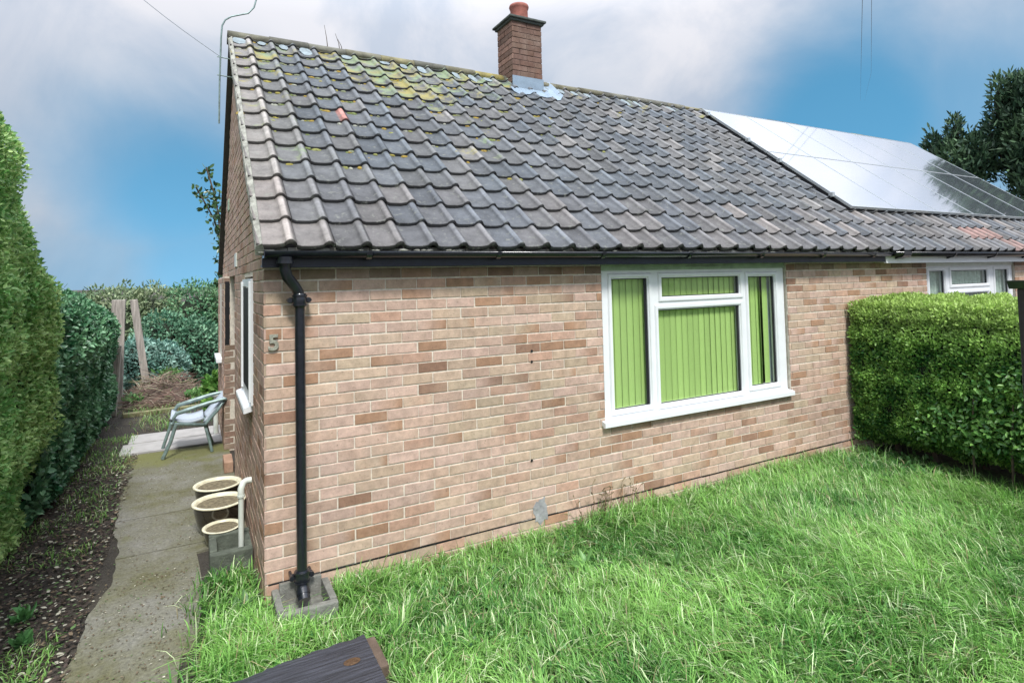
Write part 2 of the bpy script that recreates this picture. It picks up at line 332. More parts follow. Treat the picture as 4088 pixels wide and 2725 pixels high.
# ------------------------------------------------------------------ ground
def ground_mat():
    m, t, b = mat_base('earth'); b.inputs['Roughness'].default_value = .95
    tcn = nd(t, 'ShaderNodeTexCoord')
    n = nd(t, 'ShaderNodeTexNoise', inp={'Scale': 2.5, 'Detail': 10, 'Roughness': .7}); t.links.new(tcn.outputs['Object'], n.inputs['Vector'])
    r = nd(t, 'ShaderNodeValToRGB'); e = r.color_ramp.elements; e[0].position = .35; e[0].color = (.032, .028, .024, 1); e[1].position = .72; e[1].color = (.085, .073, .055, 1)
    t.links.new(n.outputs['Fac'], r.inputs[0]); t.links.new(r.outputs[0], b.inputs['Base Color'])
    n2 = nd(t, 'ShaderNodeTexNoise', inp={'Scale': 40., 'Detail': 6}); t.links.new(tcn.outputs['Object'], n2.inputs['Vector'])
    bp = nd(t, 'ShaderNodeBump', inp={'Strength': .9, 'Distance': .03}); t.links.new(n2.outputs['Fac'], bp.inputs['Height']); t.links.new(bp.outputs[0], b.inputs['Normal'])
    return m
mb = MB(); mb.add([(-600, -600, 0), (600, -600, 0), (600, 900, 0), (-600, 900, 0)], [(0, 1, 2, 3)])
g = mb.build('ground', ground_mat()); g['kind'] = 'structure'; g.location.z = -.012
def path_mat():
    m, t, b = mat_base('path_concrete'); b.inputs['Roughness'].default_value = .8
    tcn = nd(t, 'ShaderNodeTexCoord'); sp = nd(t, 'ShaderNodeSeparateXYZ'); t.links.new(tcn.outputs['Object'], sp.inputs[0])
    n = nd(t, 'ShaderNodeTexNoise', inp={'Scale': 1.7, 'Detail': 9, 'Roughness': .68}); t.links.new(tcn.outputs['Object'], n.inputs['Vector'])
    r = nd(t, 'ShaderNodeValToRGB'); e = r.color_ramp.elements; e[0].position = .36; e[0].color = (.125, .12, .055, 1); e[1].position = .64; e[1].color = (.225, .22, .19, 1)
    t.links.new(n.outputs['Fac'], r.inputs[0])
    n2 = nd(t, 'ShaderNodeTexNoise', inp={'Scale': 45., 'Detail': 6, 'Roughness': .7}); t.links.new(tcn.outputs['Object'], n2.inputs['Vector'])
    mr = nd(t, 'ShaderNodeMapRange', inp={1: .3, 2: .7, 3: .62, 4: 1.35}); t.links.new(n2.outputs['Fac'], mr.inputs[0])
    sc = nd(t, 'ShaderNodeVectorMath', operation='SCALE'); t.links.new(r.outputs[0], sc.inputs[0]); t.links.new(mr.outputs[0], sc.inputs['Scale'])
    # moss band where the path meets the paving at the back
    a = nd(t, 'ShaderNodeMapRange', inp={1: 3.55, 2: 4.1, 3: 0, 4: .55}); t.links.new(sp.outputs['Y'], a.inputs[0])
    n3 = nd(t, 'ShaderNodeTexNoise', inp={'Scale': 5., 'Detail': 6}); t.links.new(tcn.outputs['Object'], n3.inputs['Vector'])
    ad = nd(t, 'ShaderNodeMath', operation='ADD'); t.links.new(a.outputs[0], ad.inputs[0]); t.links.new(n3.outputs['Fac'], ad.inputs[1])
    m3 = nd(t, 'ShaderNodeMapRange', inp={1: .58, 2: .95, 3: 0, 4: .8}); t.links.new(ad.outputs[0], m3.inputs[0])
    mx = nd(t, 'ShaderNodeMix', data_type='RGBA'); mx.inputs['B'].default_value = (.16, .165, .045, 1); t.links.new(m3.outputs[0], mx.inputs['Factor']); t.links.new(sc.outputs[0], mx.inputs['A'])
    t.links.new(mx.outputs['Result'], b.inputs['Base Color'])
    bp = nd(t, 'ShaderNodeBump', inp={'Strength': .5, 'Distance': .01}); t.links.new(n2.outputs['Fac'], bp.inputs['Height']); t.links.new(bp.outputs[0], b.inputs['Normal'])
    return m
# concrete path cast in bays with open joints; ragged left edge
mb = MB()
bays = [(-2.6, -.62), (-.60, 1.30), (1.315, 2.12), (2.135, 4.42)]
def lx(y): return -.97 - .055*max(0, y-2.0) + .10*math.exp(-((y-1.15)/.6)**2) + .012*math.sin(y*9) + .008*math.sin(y*23)
def rx(y): return -.36 + .05*math.sin(y*3)*.5 - (.07 if y < -.2 else 0) if y < 1.2 else -.002
for a, b in bays:
    n = 22; vs = []
    for i in range(n+1):
        y = a+(b-a)*i/n; vs += [(lx(y), y, 0), (rx(y), y, 0)]
    nb = len(vs); vs += [(v[0], v[1], -.05) for v in vs]
    fs = [(2*i, 2*i+1, 2*i+3, 2*i+2) for i in range(n)] + [(nb+2*i, 2*i, 2*i+2, nb+2*i+2) for i in range(n)] + [(2*i+1, nb+2*i+1, nb+2*i+3, 2*i+3) for i in range(n)]
    fs += [(0, nb, nb+1, 1), (2*n, 2*n+1, nb+2*n+1, nb+2*n)]
    mb.add(vs, fs)
p = mb.build('path', path_mat()); p['kind'] = 'structure'; p.location.z = .004
mslab = simple('slab', (.42, .41, .40), .85, nscale=5, namt=.14, bump=.2, bscale=60)
for k, (y0, y1, x0, x1) in enumerate([(4.50, 4.98, -1.17, .4), (5.02, 5.50, -1.12, .4)]):
    mb = MB(); mb.box(x0, x1, y0, y1, -.03, .012, bev=.006)
    o = mb.build('paving_slab', mslab, origin=((x0+x1)/2, (y0+y1)/2, 0))
    tag(o, ['pale grey paving slab across the path, the one nearer the house front', 'pale grey paving slab across the path, the one farther towards the rear garden'][k], 'paving slab', 'paving slabs behind the chair')

# ------------------------------------------------------------------ bricks
PAL = np.array([(.50, .365, .30), (.52, .385, .325), (.51, .395, .31), (.48, .37, .285), (.47, .345, .275), (.53, .39, .335), (.46, .37, .28), (.47, .31, .24), (.37, .23, .155), (.29, .18, .13)])
PAL = PAL*np.array((1.09, 1.045, .99))
PW = np.array([.15, .13, .12, .11, .12, .12, .08, .09, .05, .03])
CO = .075; BL = .225; MJ = .011
def brick_face(mbk, u0, u1, z_lo, n, holes, place, phase, top_dark=None, seed=1, clip=None, palette=None):
    """stretcher bond: place(u, d, z) maps wall coordinates to the world, d is distance out of the wall"""
    r = random.Random(seed); pal = PAL if palette is None else palette
    for j in range(n):
        z0 = z_lo+CO*j+MJ/2; z1 = z_lo+CO*(j+1)-MJ/2; zm = (z0+z1)/2
        st = u0 - (BL/2 if (j+phase) % 2 == 0 else 0) - MJ/2
        a = st
        while a < u1:
            b = a+BL; s, e = max(a+MJ*.4, u0), min(b-MJ*.4, u1); a = b
            spans = [(s, e)]
            for (h0, h1, k0, k1) in holes:
                if k0 < zm < k1:
                    ns = []
                    for (p, q) in spans:
                        if q <= h0 or p >= h1: ns.append((p, q)); continue
                        if p < h0: ns.append((p, h0))
                        if q > h1: ns.append((h1, q))
                    spans = ns
            for (p, q) in spans:
                if q-p < .02: continue
                if clip and not clip((p+q)/2, zm): continue
                ci = r.choices(range(len(pal)), weights=PW[:len(pal)])[0]; c = np.array(pal[ci])*r.uniform(.9, 1.1)
                c2 = c.copy()
                if r.random() < .14: c2 = np.array(pal[min(len(pal)-1, r.choice([7, 8, 8, 9]))])*r.uniform(.9, 1.2)
                elif r.random() < .3: c2 = c*.55+np.array(pal[r.randrange(6)])*.45
                if top_dark: k = top_dark(p, zm); c = c*k; c2 = c2*k
                dj = r.uniform(-.0016, .0016); J = lambda: r.uniform(-.0024, .0024)
                # front split in thirds so burnt ends read as such
                us = [p+J(), p+(q-p)*r.uniform(.25, .45), p+(q-p)*r.uniform(.55, .75), q+J()]
                zb = [z0+J()*.8 for _ in range(2)]; zt = [z1+J()*.8 for _ in range(2)]
                lerp = lambda A, B, t: A+(B-A)*t
                vs = []; cs = []
                for i, u in enumerate(us):
                    t = i/3; cc = c*(1-t)+c2*t if r.random() < .9 else c
                    lo, hi = lerp(*zb, t), lerp(*zt, t); bv = .0025
                    for (d, z) in ((-.012, lo), (dj-.0015, lo), (dj, lo+bv), (dj, hi-bv), (dj-.0015, hi), (-.012, hi)):
                        vs.append(place(u, d, z)); cs.append(cc)
                fs = []
                for i in range(3):
                    for k in range(5): A = i*6+k; fs.append((A, A+6, A+7, A+1))
                fs += [(0, 1, 2, 3, 4, 5), (23, 22, 21, 20, 19, 18)]
                bI = len(mbk.v); mbk.v += vs; mbk.f += [tuple(bI+i for i in f) for f in fs]; mbk.c += [tuple(x) for x in cs]; mbk.sm += [False]*len(fs)
def slab_with_holes(mb, u0, u1, z0, z1, holes, fn):
    us = sorted({u0, u1, *[h[0] for h in holes], *[h[1] for h in holes]}); zs = sorted({z0, z1, *[h[2] for h in holes], *[h[3] for h in holes]})
    for i in range(len(us)-1):
        for j in range(len(zs)-1):
            um, zm = (us[i]+us[i+1])/2, (zs[j]+zs[j+1])/2
            if any(h[0] < um < h[1] and h[2] < zm < h[3] for h in holes): continue
            fn(us[i], us[i+1], zs[j], zs[j+1])

XP, XE = 6.62, 13.24        # party line, far gable
WT = 2.11                   # wall top
W = 5.976; RY, RZ = W/2, 4.74
TANP = (4.752-2.24)/3.188; COSP = math.cos(math.atan(TANP)); SINP = math.sin(math.atan(TANP))
bung = empty('bungalow', (0, 0, 0), 'pale brick end bungalow with black gutter, green vertical blinds and mossy grey tiled roof', 'house')
nbr = empty('bungalow', (XP, 0, 0), 'adjoining bungalow on the right with white fascia and solar panels on its roof', 'house')

WIN = (2.635, 5.03, .76, WT+.02); NWIN = (7.72, 10.11, .76, WT+.02)
frontpl = lambda u, d, z: (u, -d, z)
def stain_and_eave_shade(u, z): return (1+.10*max(0, min(1, (.5-z)/.5)))*(1-.14*max(0, math.sin(u*1.9+z*1.3)*math.sin(z*3.1+u*.7)))*(.74 if (2.6 < u < 5.0 and .66 < z < .76) else 1)-.60*max(0, min(1, (z-1.98)/.1))*(.6+.4*math.sin(u*7)**2)  # sill grime; top course carries algae stain plus painted eave shade
def front_wall(parent, x0, x1, hole, seed, phase):
    mbk = MB(); brick_face(mbk, x0, x1, -.15, 30, [hole], frontpl, phase, stain_and_eave_shade, seed)
    mbk.build('brickwork', M['brick'], parent)
    mm = MB(); slab_with_holes(mm, x0+(.004 if x0 < 1 else 0), x1, -.15, WT, [hole], lambda a, b, c, d: mm.box(a, b, .0055, .26, c, d))
    mm.build('wall', M['mortar'], parent)
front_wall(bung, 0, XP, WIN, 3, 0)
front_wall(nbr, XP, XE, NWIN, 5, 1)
# gable: bricks on the x=0 face, with the side window, the porch recess and the pitched top
SW = (.76, 1.66, 1.10, 2.07); PORCH = (3.0, 4.04, -.2, 2.11)
gablepl = lambda u, d, z: (-d, u, z)
def under_roof(y, z): return z < WT+.06 + min(y, W-y)*TANP + .02
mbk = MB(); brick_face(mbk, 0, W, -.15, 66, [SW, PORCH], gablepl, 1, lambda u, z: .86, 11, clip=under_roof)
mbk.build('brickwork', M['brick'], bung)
mm = MB(); slab_with_holes(mm, .005, W, -.15, WT, [SW, PORCH], lambda a, b, c, d: mm.box(.0055, .25, a, b, c, d))
mm.add([(.0055, 0, WT), (.0055, W, WT), (.0055, RY, RZ-.08), (.25, 0, WT), (.25, W, WT), (.25, RY, RZ-.08)], [(0, 2, 1), (3, 4, 5), (0, 3, 5, 2), (1, 2, 5, 4), (0, 1, 4, 3)])
mm.build('wall', M['mortar'], bung)
# rear pier that stands 6 cm proud beyond the porch
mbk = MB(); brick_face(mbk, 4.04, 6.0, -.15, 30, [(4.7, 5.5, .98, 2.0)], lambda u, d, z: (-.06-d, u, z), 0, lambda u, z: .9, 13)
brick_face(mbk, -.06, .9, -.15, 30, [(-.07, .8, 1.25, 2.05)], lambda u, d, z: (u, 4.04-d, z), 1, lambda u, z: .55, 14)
mbk.build('brickwork', M['brick'], bung)
mm = MB(); mm.box(-.0545, -.004, 4.05, 6.0, -.15, WT); mm.box(-.05, .9, 4.046, 4.3, -.15, 1.25); mm.box(-.05, .9, 4.046, 4.3, 2.05, WT); mm.box(.9, 1.0, 3.0, 4.046, -.15, WT)
mm.build('wall', M['mortar'], bung)
mm = MB(); mm.box(-.05, .8, 4.041, 4.0452, 1.25, 2.05); mm.build('porch_window', M['gasket_or_dark_stand_in'], bung)
mm = MB(); mm.box(.86, .9, 3.1, 3.9, 0, 2.02); mm.build('door', M['navy'], bung)
mm = MB(); mm.box(-.125, -.052, 4.72, 5.55, .98, 1.03, bev=.006); mm.build('window_sill', M['upvc'], bung)
mm = MB(); mm.tube([(-.12, 5.0, 0), (-.12, 5.0, .50)], .03); mm.lathe([(.0, .56), (.05, .55), (.055, .53), (.05, .50), (0, .50)], -.12, 5.0, 0, 16); mm.build('waste_pipe', M['upvcgrey'], bung)
# back and party walls, ceiling (keep the rooms dark)
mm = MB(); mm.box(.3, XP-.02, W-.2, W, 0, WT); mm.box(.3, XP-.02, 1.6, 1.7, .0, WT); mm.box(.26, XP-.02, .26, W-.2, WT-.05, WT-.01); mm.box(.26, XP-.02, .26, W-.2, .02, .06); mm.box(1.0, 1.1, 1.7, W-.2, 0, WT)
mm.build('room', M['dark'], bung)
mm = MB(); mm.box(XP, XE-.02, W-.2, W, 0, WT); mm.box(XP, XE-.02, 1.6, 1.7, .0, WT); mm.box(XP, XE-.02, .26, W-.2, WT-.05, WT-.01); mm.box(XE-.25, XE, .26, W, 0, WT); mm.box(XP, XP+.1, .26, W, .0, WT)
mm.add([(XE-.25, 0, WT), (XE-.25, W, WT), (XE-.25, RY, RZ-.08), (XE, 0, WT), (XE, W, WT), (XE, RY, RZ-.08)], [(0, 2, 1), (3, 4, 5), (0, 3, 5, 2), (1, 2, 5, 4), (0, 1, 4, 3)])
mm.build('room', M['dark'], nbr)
# damp-proof course: thin dark irregular line in the lowest joints; cement patch; drill holes
mm = MB(); x = .02
while x < XP-.1:
    l = random.uniform(.1, .5)
    th_ = random.uniform(.0015, .0045); zc = .150+random.uniform(-.0015, .0015); mm.box(x, x+l+.004, -.0025-random.uniform(0, .0015), .004, zc-th_, zc+th_)
    x += l+.003
mm.build('damp_course', M['gasket_or_dark_stand_in'], bung)
def patch(name, cx, cz, rx_, rz_, m, seed, n=18, d=.004):
    r = random.Random(seed); pr = [(cx+rx_*math.cos(a)*r.uniform(.6, 1.15), cz+rz_*math.sin(a)*r.uniform(.7, 1.15)) for a in [2*PI*i/n for i in range(n)]]
    mm = MB(); vs = [(x, -d, z) for x, z in pr]+[(x, .006, z) for x, z in pr]+[(cx, -d-.003, cz)]
    fs = [(i, (i+1) % n, 2*n) for i in range(n)]+[(i, n+i, n+(i+1) % n, (i+1) % n) for i in range(n)]; mm.add(vs, fs); return mm.build(name, m, bung)
patch('cement_patch', 1.99, .20, .07, .11, simple('cement', (.33, .33, .33), .95, nscale=12, namt=.3, bump=1, bscale=20), 4)
for (hx, hz) in ((1.939, 1.437), (1.937, 1.354), (1.916, .596)):
    mm = MB(); mm.lathe([(.0, 0), (.011, 0)], 0, 0, 0, 10)
    k = len(mm.v)-20
    for i in range(k, len(mm.v)): v = mm.v[i]; mm.v[i] = (hx+v[0], -.0042, hz+v[1])
    mm.build('drill_hole', M['gasket_or_dark_stand_in'], bung)

# house number, cast figure 5 on the corner bricks
cu = bpy.data.curves.new('figure', 'FONT'); cu.body = '5'; cu.size = .135; cu.extrude = .006; cu.bevel_depth = .0025; cu.offset = .002
to = bpy.data.objects.new('tmp', cu); C.objects.link(to); bpy.context.view_layer.update()
me = bpy.data.meshes.new_from_object(to.evaluated_get(bpy.context.evaluated_depsgraph_get())); bpy.data.objects.remove(to)
hn = bpy.data.objects.new('house_number', me); C.objects.link(hn); me.materials.clear(); me.materials.append(M['digit'])
hn.rotation_euler = (PI/2, 0, 0); hn.location = (.022, -.009, 1.592); hn.parent = bung

# ------------------------------------------------------------------ roof tiles
TW, TG = .2292, .28
def tile_profile(u):     # u in 0..1 across one tile: shallow pan, raised roll on the right
    pan = .010*(1-u/.12) if u < .12 else (.012*((u-.45)/.25) if u > .45 and u <= .70 else (.012 if u > .7 else 0))
    roll = .030*math.sin(PI*(u-.68)/.32)**.9 if .68 < u < 1 else 0
    return pan+roll
US = [0, .05, .12, .3, .48, .6, .68, .72, .76, .81, .86, .90, .94, .975, .995]
def roof_pt(x, s, h):    # s metres up the slope from the eave, h above the plane
    return (x, -.2+s*COSP-h*SINP, 2.215+s*SINP+h*COSP)
ROWS = 15; SL = (RY+.2)/COSP
def tiles(parent, x0, x1, seed, near):
    r = random.Random(seed); V = []; F = []; Cc = []
    n0 = round((x0+.06)/TW); n1 = round((x1+.06)/TW)
    for j in range(ROWS):
        for i in range(n0, n1):
            bx = -.06+i*TW+r.uniform(-.004, .004); s0 = j*TG+r.uniform(-.007, .007); s1 = min((j+1)*TG+.055, SL); lift = .031+r.uniform(-.003, .005); skew = r.uniform(-.004, .004)
            cx = bx; cs = s0
            base = np.array(r.choice([(.076, .087, .098), (.083, .090, .098), (.068, .079, .091), (.092, .096, .100), (.084, .087, .089), (.098, .098, .098)]))*r.uniform(.82, 1.22)
            if r.random() < .035: base = np.array((.15, .145, .14))
            if i == 0 and x0 < 1: base = base*.45+np.array((.25, .225, .20))*.62
            if i == 1 and x0 < 1: base = base*.8+np.array((.23, .215, .19))*.2
            if j <= 2: base = base*np.array((1.07, 1.01, .99))
            hot = (i == 3 and j == 7 and near)
            if not near and j == 1 and 8.75 < cx < 9.65: base = np.array((.20, .125, .11))*r.uniform(.75, 1.1)
            if not near and j == 0 and 9.5 < cx < 10: base = base*.5+np.array((.26, .14, .11))*.5
            moss = -.08 + .38*max(0, (s0-2.2)/1.9)*(1.35 if .9 < cx < 3.2 else .75) + (.24*math.exp(-((cx-(1.15+.35*(4-s0)))/.55)**2) if s0 > 1.2 else 0) + (.20 if (i <= 1 and near and 1.0 < s0 < 3.6) else 0)
            moss += r.uniform(-.09, .11); moss = min(moss, .36)
            b = len(V); m_ = len(US)
            for row in range(5):      # underside of lip, lip, just above lip, mid, top
                for k, u in enumerate(US):
                    h = tile_profile(u); t = u*skew
                    if row == 0: s, hh = s0+.002, h-.004
                    elif row == 1: s, hh = s0, h+lift-.004
                    elif row == 2: s, hh = s0+.006, h+lift
                    elif row == 3: s, hh = (s0+s1)/2, h+lift*.5+.001
                    else: s, hh = s1, h+.001
                    V.append(roof_pt(bx+u*TW, s+t, hh))
                    ws = 1.0 + (1.0 if .74 < u < .88 else 0)*(.5+.5*r.random()) - (.45 if .93 < u or u < .04 else 0)   # highlight painted along the rolls, side laps darker
                    if row <= 1: ws *= .25  # lip shadow painted into the colour of the tile's lower edge
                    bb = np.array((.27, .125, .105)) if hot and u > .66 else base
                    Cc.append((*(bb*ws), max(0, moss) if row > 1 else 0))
            for row in range(4):
                for k in range(m_-1):
                    A = b+row*m_+k; F.append((A, A+1, A+m_+1, A+m_))
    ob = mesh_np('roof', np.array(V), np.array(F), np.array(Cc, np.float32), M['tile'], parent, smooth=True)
    return ob
roofA = tiles(bung, -.06, XP, 21, True)
roofB = tiles(nbr, XP, XE+.06, 22, False)
for rf, x0, x1 in ((roofA, -.055, XP), (roofB, XP, XE+.055)):
    mm = MB(); e0 = -.16
    # sarking board under the tiles, rear slope
    mm.add([(x0, e0, 2.19), (x1, e0, 2.19), (x1, RY, RZ-.06), (x0, RY, RZ-.06), (x0, e0, 2.235), (x1, e0, 2.235), (x1, RY, RZ-.02), (x0, RY, RZ-.02)],
           [(0, 3, 2, 1), (4, 5, 6, 7), (0, 1, 5, 4), (1, 2, 6, 5), (3, 0, 4, 7)])
    mm.add([(x0, W+.2, 2.17), (x1, W+.2, 2.17), (x1, RY+.002, RZ-.06), (x0, RY+.002, RZ-.06), (x0, W+.2, 2.235), (x1, W+.2, 2.235), (x1, RY+.002, RZ-.0), (x0, RY+.002, RZ-.0)],
           [(0, 1, 2, 3), (4, 7, 6, 5), (0, 4, 5, 1), (1, 5, 6, 2), (3, 7, 4, 0)])
    mm.build('roof_board', simple('board', (.09, .085, .08), .9), rf)
# moss cushions grown in the laps of the upper courses
r = random.Random(77); mm = MB()
for i in range(520):
    jx = r.choice([r.gauss(1.9, .8), r.gauss(.55, .35), r.uniform(0, 6.3)]); j = min(14, max(1, int(r.triangular(3, 14.9, 13)))); i_ = int((jx+.06)/TW)
    if jx < 0 or jx > 6.4: continue
    if jx > 3.6 and r.random() < .55: continue
    u = r.uniform(.05, .66); x = -.06+(i_+u)*TW; s_ = j*TG-r.uniform(.004, .02) if r.random() < .7 else j*TG+r.uniform(.02, .2); rr = r.uniform(.010, .026)
    c = r.choice([(.30, .26, .06), (.24, .25, .08), (.16, .20, .07), (.34, .24, .05), (.33, .34, .28), (.20, .22, .13)]); k = len(mm.v)
    mm.lathe([(rr, -.004), (rr*.9, rr*.22), (rr*.5, rr*.42), (0, rr*.46)], 0, 0, 0, 9, c); b0 = roof_pt(x, s_, tile_profile(u)+.008)
    ex, ey = r.uniform(.8, 1.8), r.uniform(.6, 1.1)
    for q in range(k, len(mm.v)):
        v = mm.v[q]; jj = 1+r.uniform(-.15, .15); vx, vy, vz = v[0]*ex*jj, v[1]*ey*jj, v[2]; mm.v[q] = (b0[0]+vx, b0[1]+vy*COSP-vz*SINP, b0[2]+vy*SINP+vz*COSP)
o = mm.build('moss', simple('moss', (1, 1, 1), .95, attr=True, nscale=60, namt=.4, bump=.8, bscale=150), roofA); o['kind'] = 'stuff'
# ridge tiles and their mortar
mridge = simple('ridge_tile', (.125, .125, .105), .9, nscale=6, namt=.5, bump=.5, bscale=30, attr=True)
for rf, x0, x1, near in ((roofA, -.07, XP, True), (roofB, XP, XE+.06, False)):
    mm = MB(); x = x0; r = random.Random(31)
    while x < x1-.02:
        x2 = min(x+.42, x1); hh = r.uniform(-.006, .006); vs = []; n = 9; wd = .125
        if not near: wd = .06
        for xe in (x, x2-.006):
            for k in range(n): a = PI*k/(n-1); vs.append((xe, RY-wd*math.cos(a), RZ+hh-.05+wd*.72*math.sin(a)+(.055-.01 if not near else .0)))
            for k in range(n): a = PI*k/(n-1); vs.append((xe, RY-(wd-.02)*math.cos(a), RZ+hh-.07+wd*.65*math.sin(a)+(.055-.01 if not near else .0)))
        fs = [(k, 2*n+k, 2*n+k+1, k+1) for k in range(n-1)] + [(k, k+1, n+k+1, n+k) for k in range(n-1)] + [(2*n+k, 3*n+k, 3*n+k+1, 2*n+k+1) for k in range(n-1)] + [(0, n, 3*n, 2*n), (n-1, 3*n-1, 4*n-1, 2*n-1)]
        yel = 1.0 if (.9 < x < 3.0 or not near) else .25
        c = np.array((1, 1, 1))*(r.uniform(.8, 1.2)) + np.array((1.5, 1.15, -.1))*yel*r.uniform(0, 1)
        mm.add(vs, fs, tuple(c), True); x = x2
    mm.build('ridge', mridge, rf)
    if near:
        x = -.05; pm = simple('pale_mortar', (.24, .29, .31), .9, nscale=20, namt=.3, bump=.5)
        while x < XP-.15:     # pale mortar bedding daubed in every pan below the ridge
            ph = ((x+.06) / TW) % 1
            cxp = x+TW*.35; dd = r.uniform(.05, .16); ww = TW*r.uniform(.18, .34); s = SL-.16
            pts = [(cxp+ww*math.cos(a)*r.uniform(.8, 1.1), s-dd*.4-dd*math.sin(a)*(1 if math.sin(a) > 0 else -.9)*r.uniform(.8, 1.1)*(1 if math.sin(a) > 0 else -1)) for a in [2*PI*q/12 for q in range(12)]]
            vs = [roof_pt(px, py, .032) for px, py in pts]+[roof_pt(cxp, s-dd*.4, .045)]
            if r.random() < .75: mm = MB(); mm.add(vs, [(q, (q+1) % 12, 12) for q in range(12)]); mm.build('ridge_mortar', pm, rf)
            x += TW
# verge mortar (undercloak) along the front slope of the gable, and mortar bed along the eave
mm = MB(); r = random.Random(5); n = 60; vs = []
for i in range(n+1):
    s = SL*i/n; j = r.uniform(-.004, .004)
    for (x, h) in ((-.064+j, .022), (-.068+j, -.005), (-.064+j, -.045), (.0, -.05), (-.03, .04)): vs.append(roof_pt(x, s, h))
fs = [(i*5+k, i*5+(k+1) % 5, (i+1)*5+(k+1) % 5, (i+1)*5+k) for i in range(n) for k in range(5)]+[(0, 1, 2, 3, 4)]
mm.add(vs, fs); mm.build('verge_mortar', M['mossmortar'], roofA)
mm = MB(); x = -.05; r = random.Random(8)
while x < XP:
    l = r.uniform(.06, .22); mm.box(x, min(x+l-.002, XP), -.150-r.uniform(.02, .04), -.10, 2.195+r.uniform(-.006, .006), 2.228+r.uniform(-.006, .004), bev=.006); x += l
for i in range(28):     # crumbs and moss balls sitting on the gutter edge
    cx = r.choice([r.uniform(.45, 1.35), r.uniform(.5, 1.3), r.uniform(.5, 6.4)]); rr = r.uniform(.008, .022); k = len(mm.v)
    mm.lathe([(0, -rr*.6), (rr*.9, -rr*.3), (rr, 0), (rr*.6, rr*.5), (0, rr*.6)], cx, -.185+r.uniform(-.012, .01), 2.212, 8)
    for q in range(k, len(mm.v)): v = mm.v[q]; mm.v[q] = (cx+(v[0]-cx)*r.uniform(1.2, 1.8), v[1], v[2]+r.uniform(-.003, .003))
mm.build('eave_mortar', M['mossmortar'], roofA)

# ------------------------------------------------------------------ rainwater goods
def half_round(mm, x0, x1, cy, cz, rad, seg=10, th=.004):
    vs = []
    for x in (x0, x1):
        for rr in (rad, rad-th):
            for k in range(seg+1): a = PI+PI*k/seg; vs.append((x, cy+rr*math.cos(a), cz+rr*math.sin(a)))
    n = seg+1; fs = []
    for k in range(seg): fs += [(k, k+1, 2*n+k+1, 2*n+k), (n+k, 3*n+k, 3*n+k+1, n+k+1), (k, n+k, n+k+1, k+1), (2*n+k, 2*n+k+1, 3*n+k+1, 3*n+k)]
    fs += [(0, 2*n, 3*n, n), (n-1, 2*n-1, 4*n-1, 3*n-1)]
    mm.add(vs, fs, None, True)
mm = MB(); mm.box(-.02, XP-.003, -.118, -.095, 2.108, 2.20); mm.box(-.018, XP-.003, -.122, -.094, 2.104, 2.117, bev=.004); mm.box(-.018, XP-.003, -.096, .006, 2.112, 2.124)
mm.build('fascia', M['navy'], bung)
mm = MB(); half_round(mm, -.015, XP-.01, -.168, 2.205, .044); mm.box(-.019, -.013, -.212, -.124, 2.162, 2.208)
gut = mm.build('gutter', M['black'], bung)
for x in (.6, 1.55, 2.5, 3.45, 4.4, 5.35, 6.25):
    mm = MB(); pts = [(-.168+.049*math.cos(a), 2.205+.049*math.sin(a)) for a in [PI+PI*k/8 for k in range(9)]]
    for a, b in zip(pts, pts[1:]): mm.prism([a, b, (b[0], b[1]-.006), (a[0], a[1]-.006)], 'x', x, x+.035)
    mm.build('gutter_joint', M['black'], gut)
mm = MB()
mm.tube([(.105, -.168, 2.17), (.105, -.168, 2.13)], [.047, .045]); mm.tube([(.105, -.168, 2.145), (.105, -.168, 2.128)], .053)
mm.tube([(.105, -.168, 2.13), (.106, -.165, 2.09), (.118, -.155, 2.05), (.17, -.115, 1.985), (.192, -.10, 1.95), (.198, -.098, 1.90)], .034, 16)
mm.tube([(.20, -.098, 1.91), (.204, -.098, .16)], .0315, 20)
mm.tube([(.204, -.098, .20), (.205, -.10, .16), (.205, -.125, .12), (.206, -.165, .085)], [.036, .037, .037, .036], 16)
mm.tube([(.2045, -.118, .128), (.2055, -.14, .107)], .041, 16)
dp = mm.build('downpipe', M['black'], bung)
for z, k in ((1.90, 0), (.20, 1)):
    mm = MB(); cx = .199 if k == 0 else .204
    mm.tube([(cx, -.098, z-.045), (cx, -.098, z-.03), (cx, -.098, z+.03), (cx, -.098, z+.042)], [.036, .043, .043, .037], 16)
    mm.tube([(cx, -.098, z+.022), (cx, -.098, z+.034)], .047, 16); mm.tube([(cx, -.098, z-.034), (cx, -.098, z-.024)], .047, 16)
    for sx in (-1, 1):
        mm.box(cx+sx*.04-.022, cx+sx*.04+.022, -.085, -.065, z-.018, z+.018, bev=.005)
        mm.tube([(cx+sx*.058, -.095, z), (cx+sx*.058, 0, z)], .010, 8); mm.tube([(cx+sx*.058, -.10, z), (cx+sx*.058, -.078, z)], .016, 8)
    mm.build('pipe_collar', M['black'], dp)
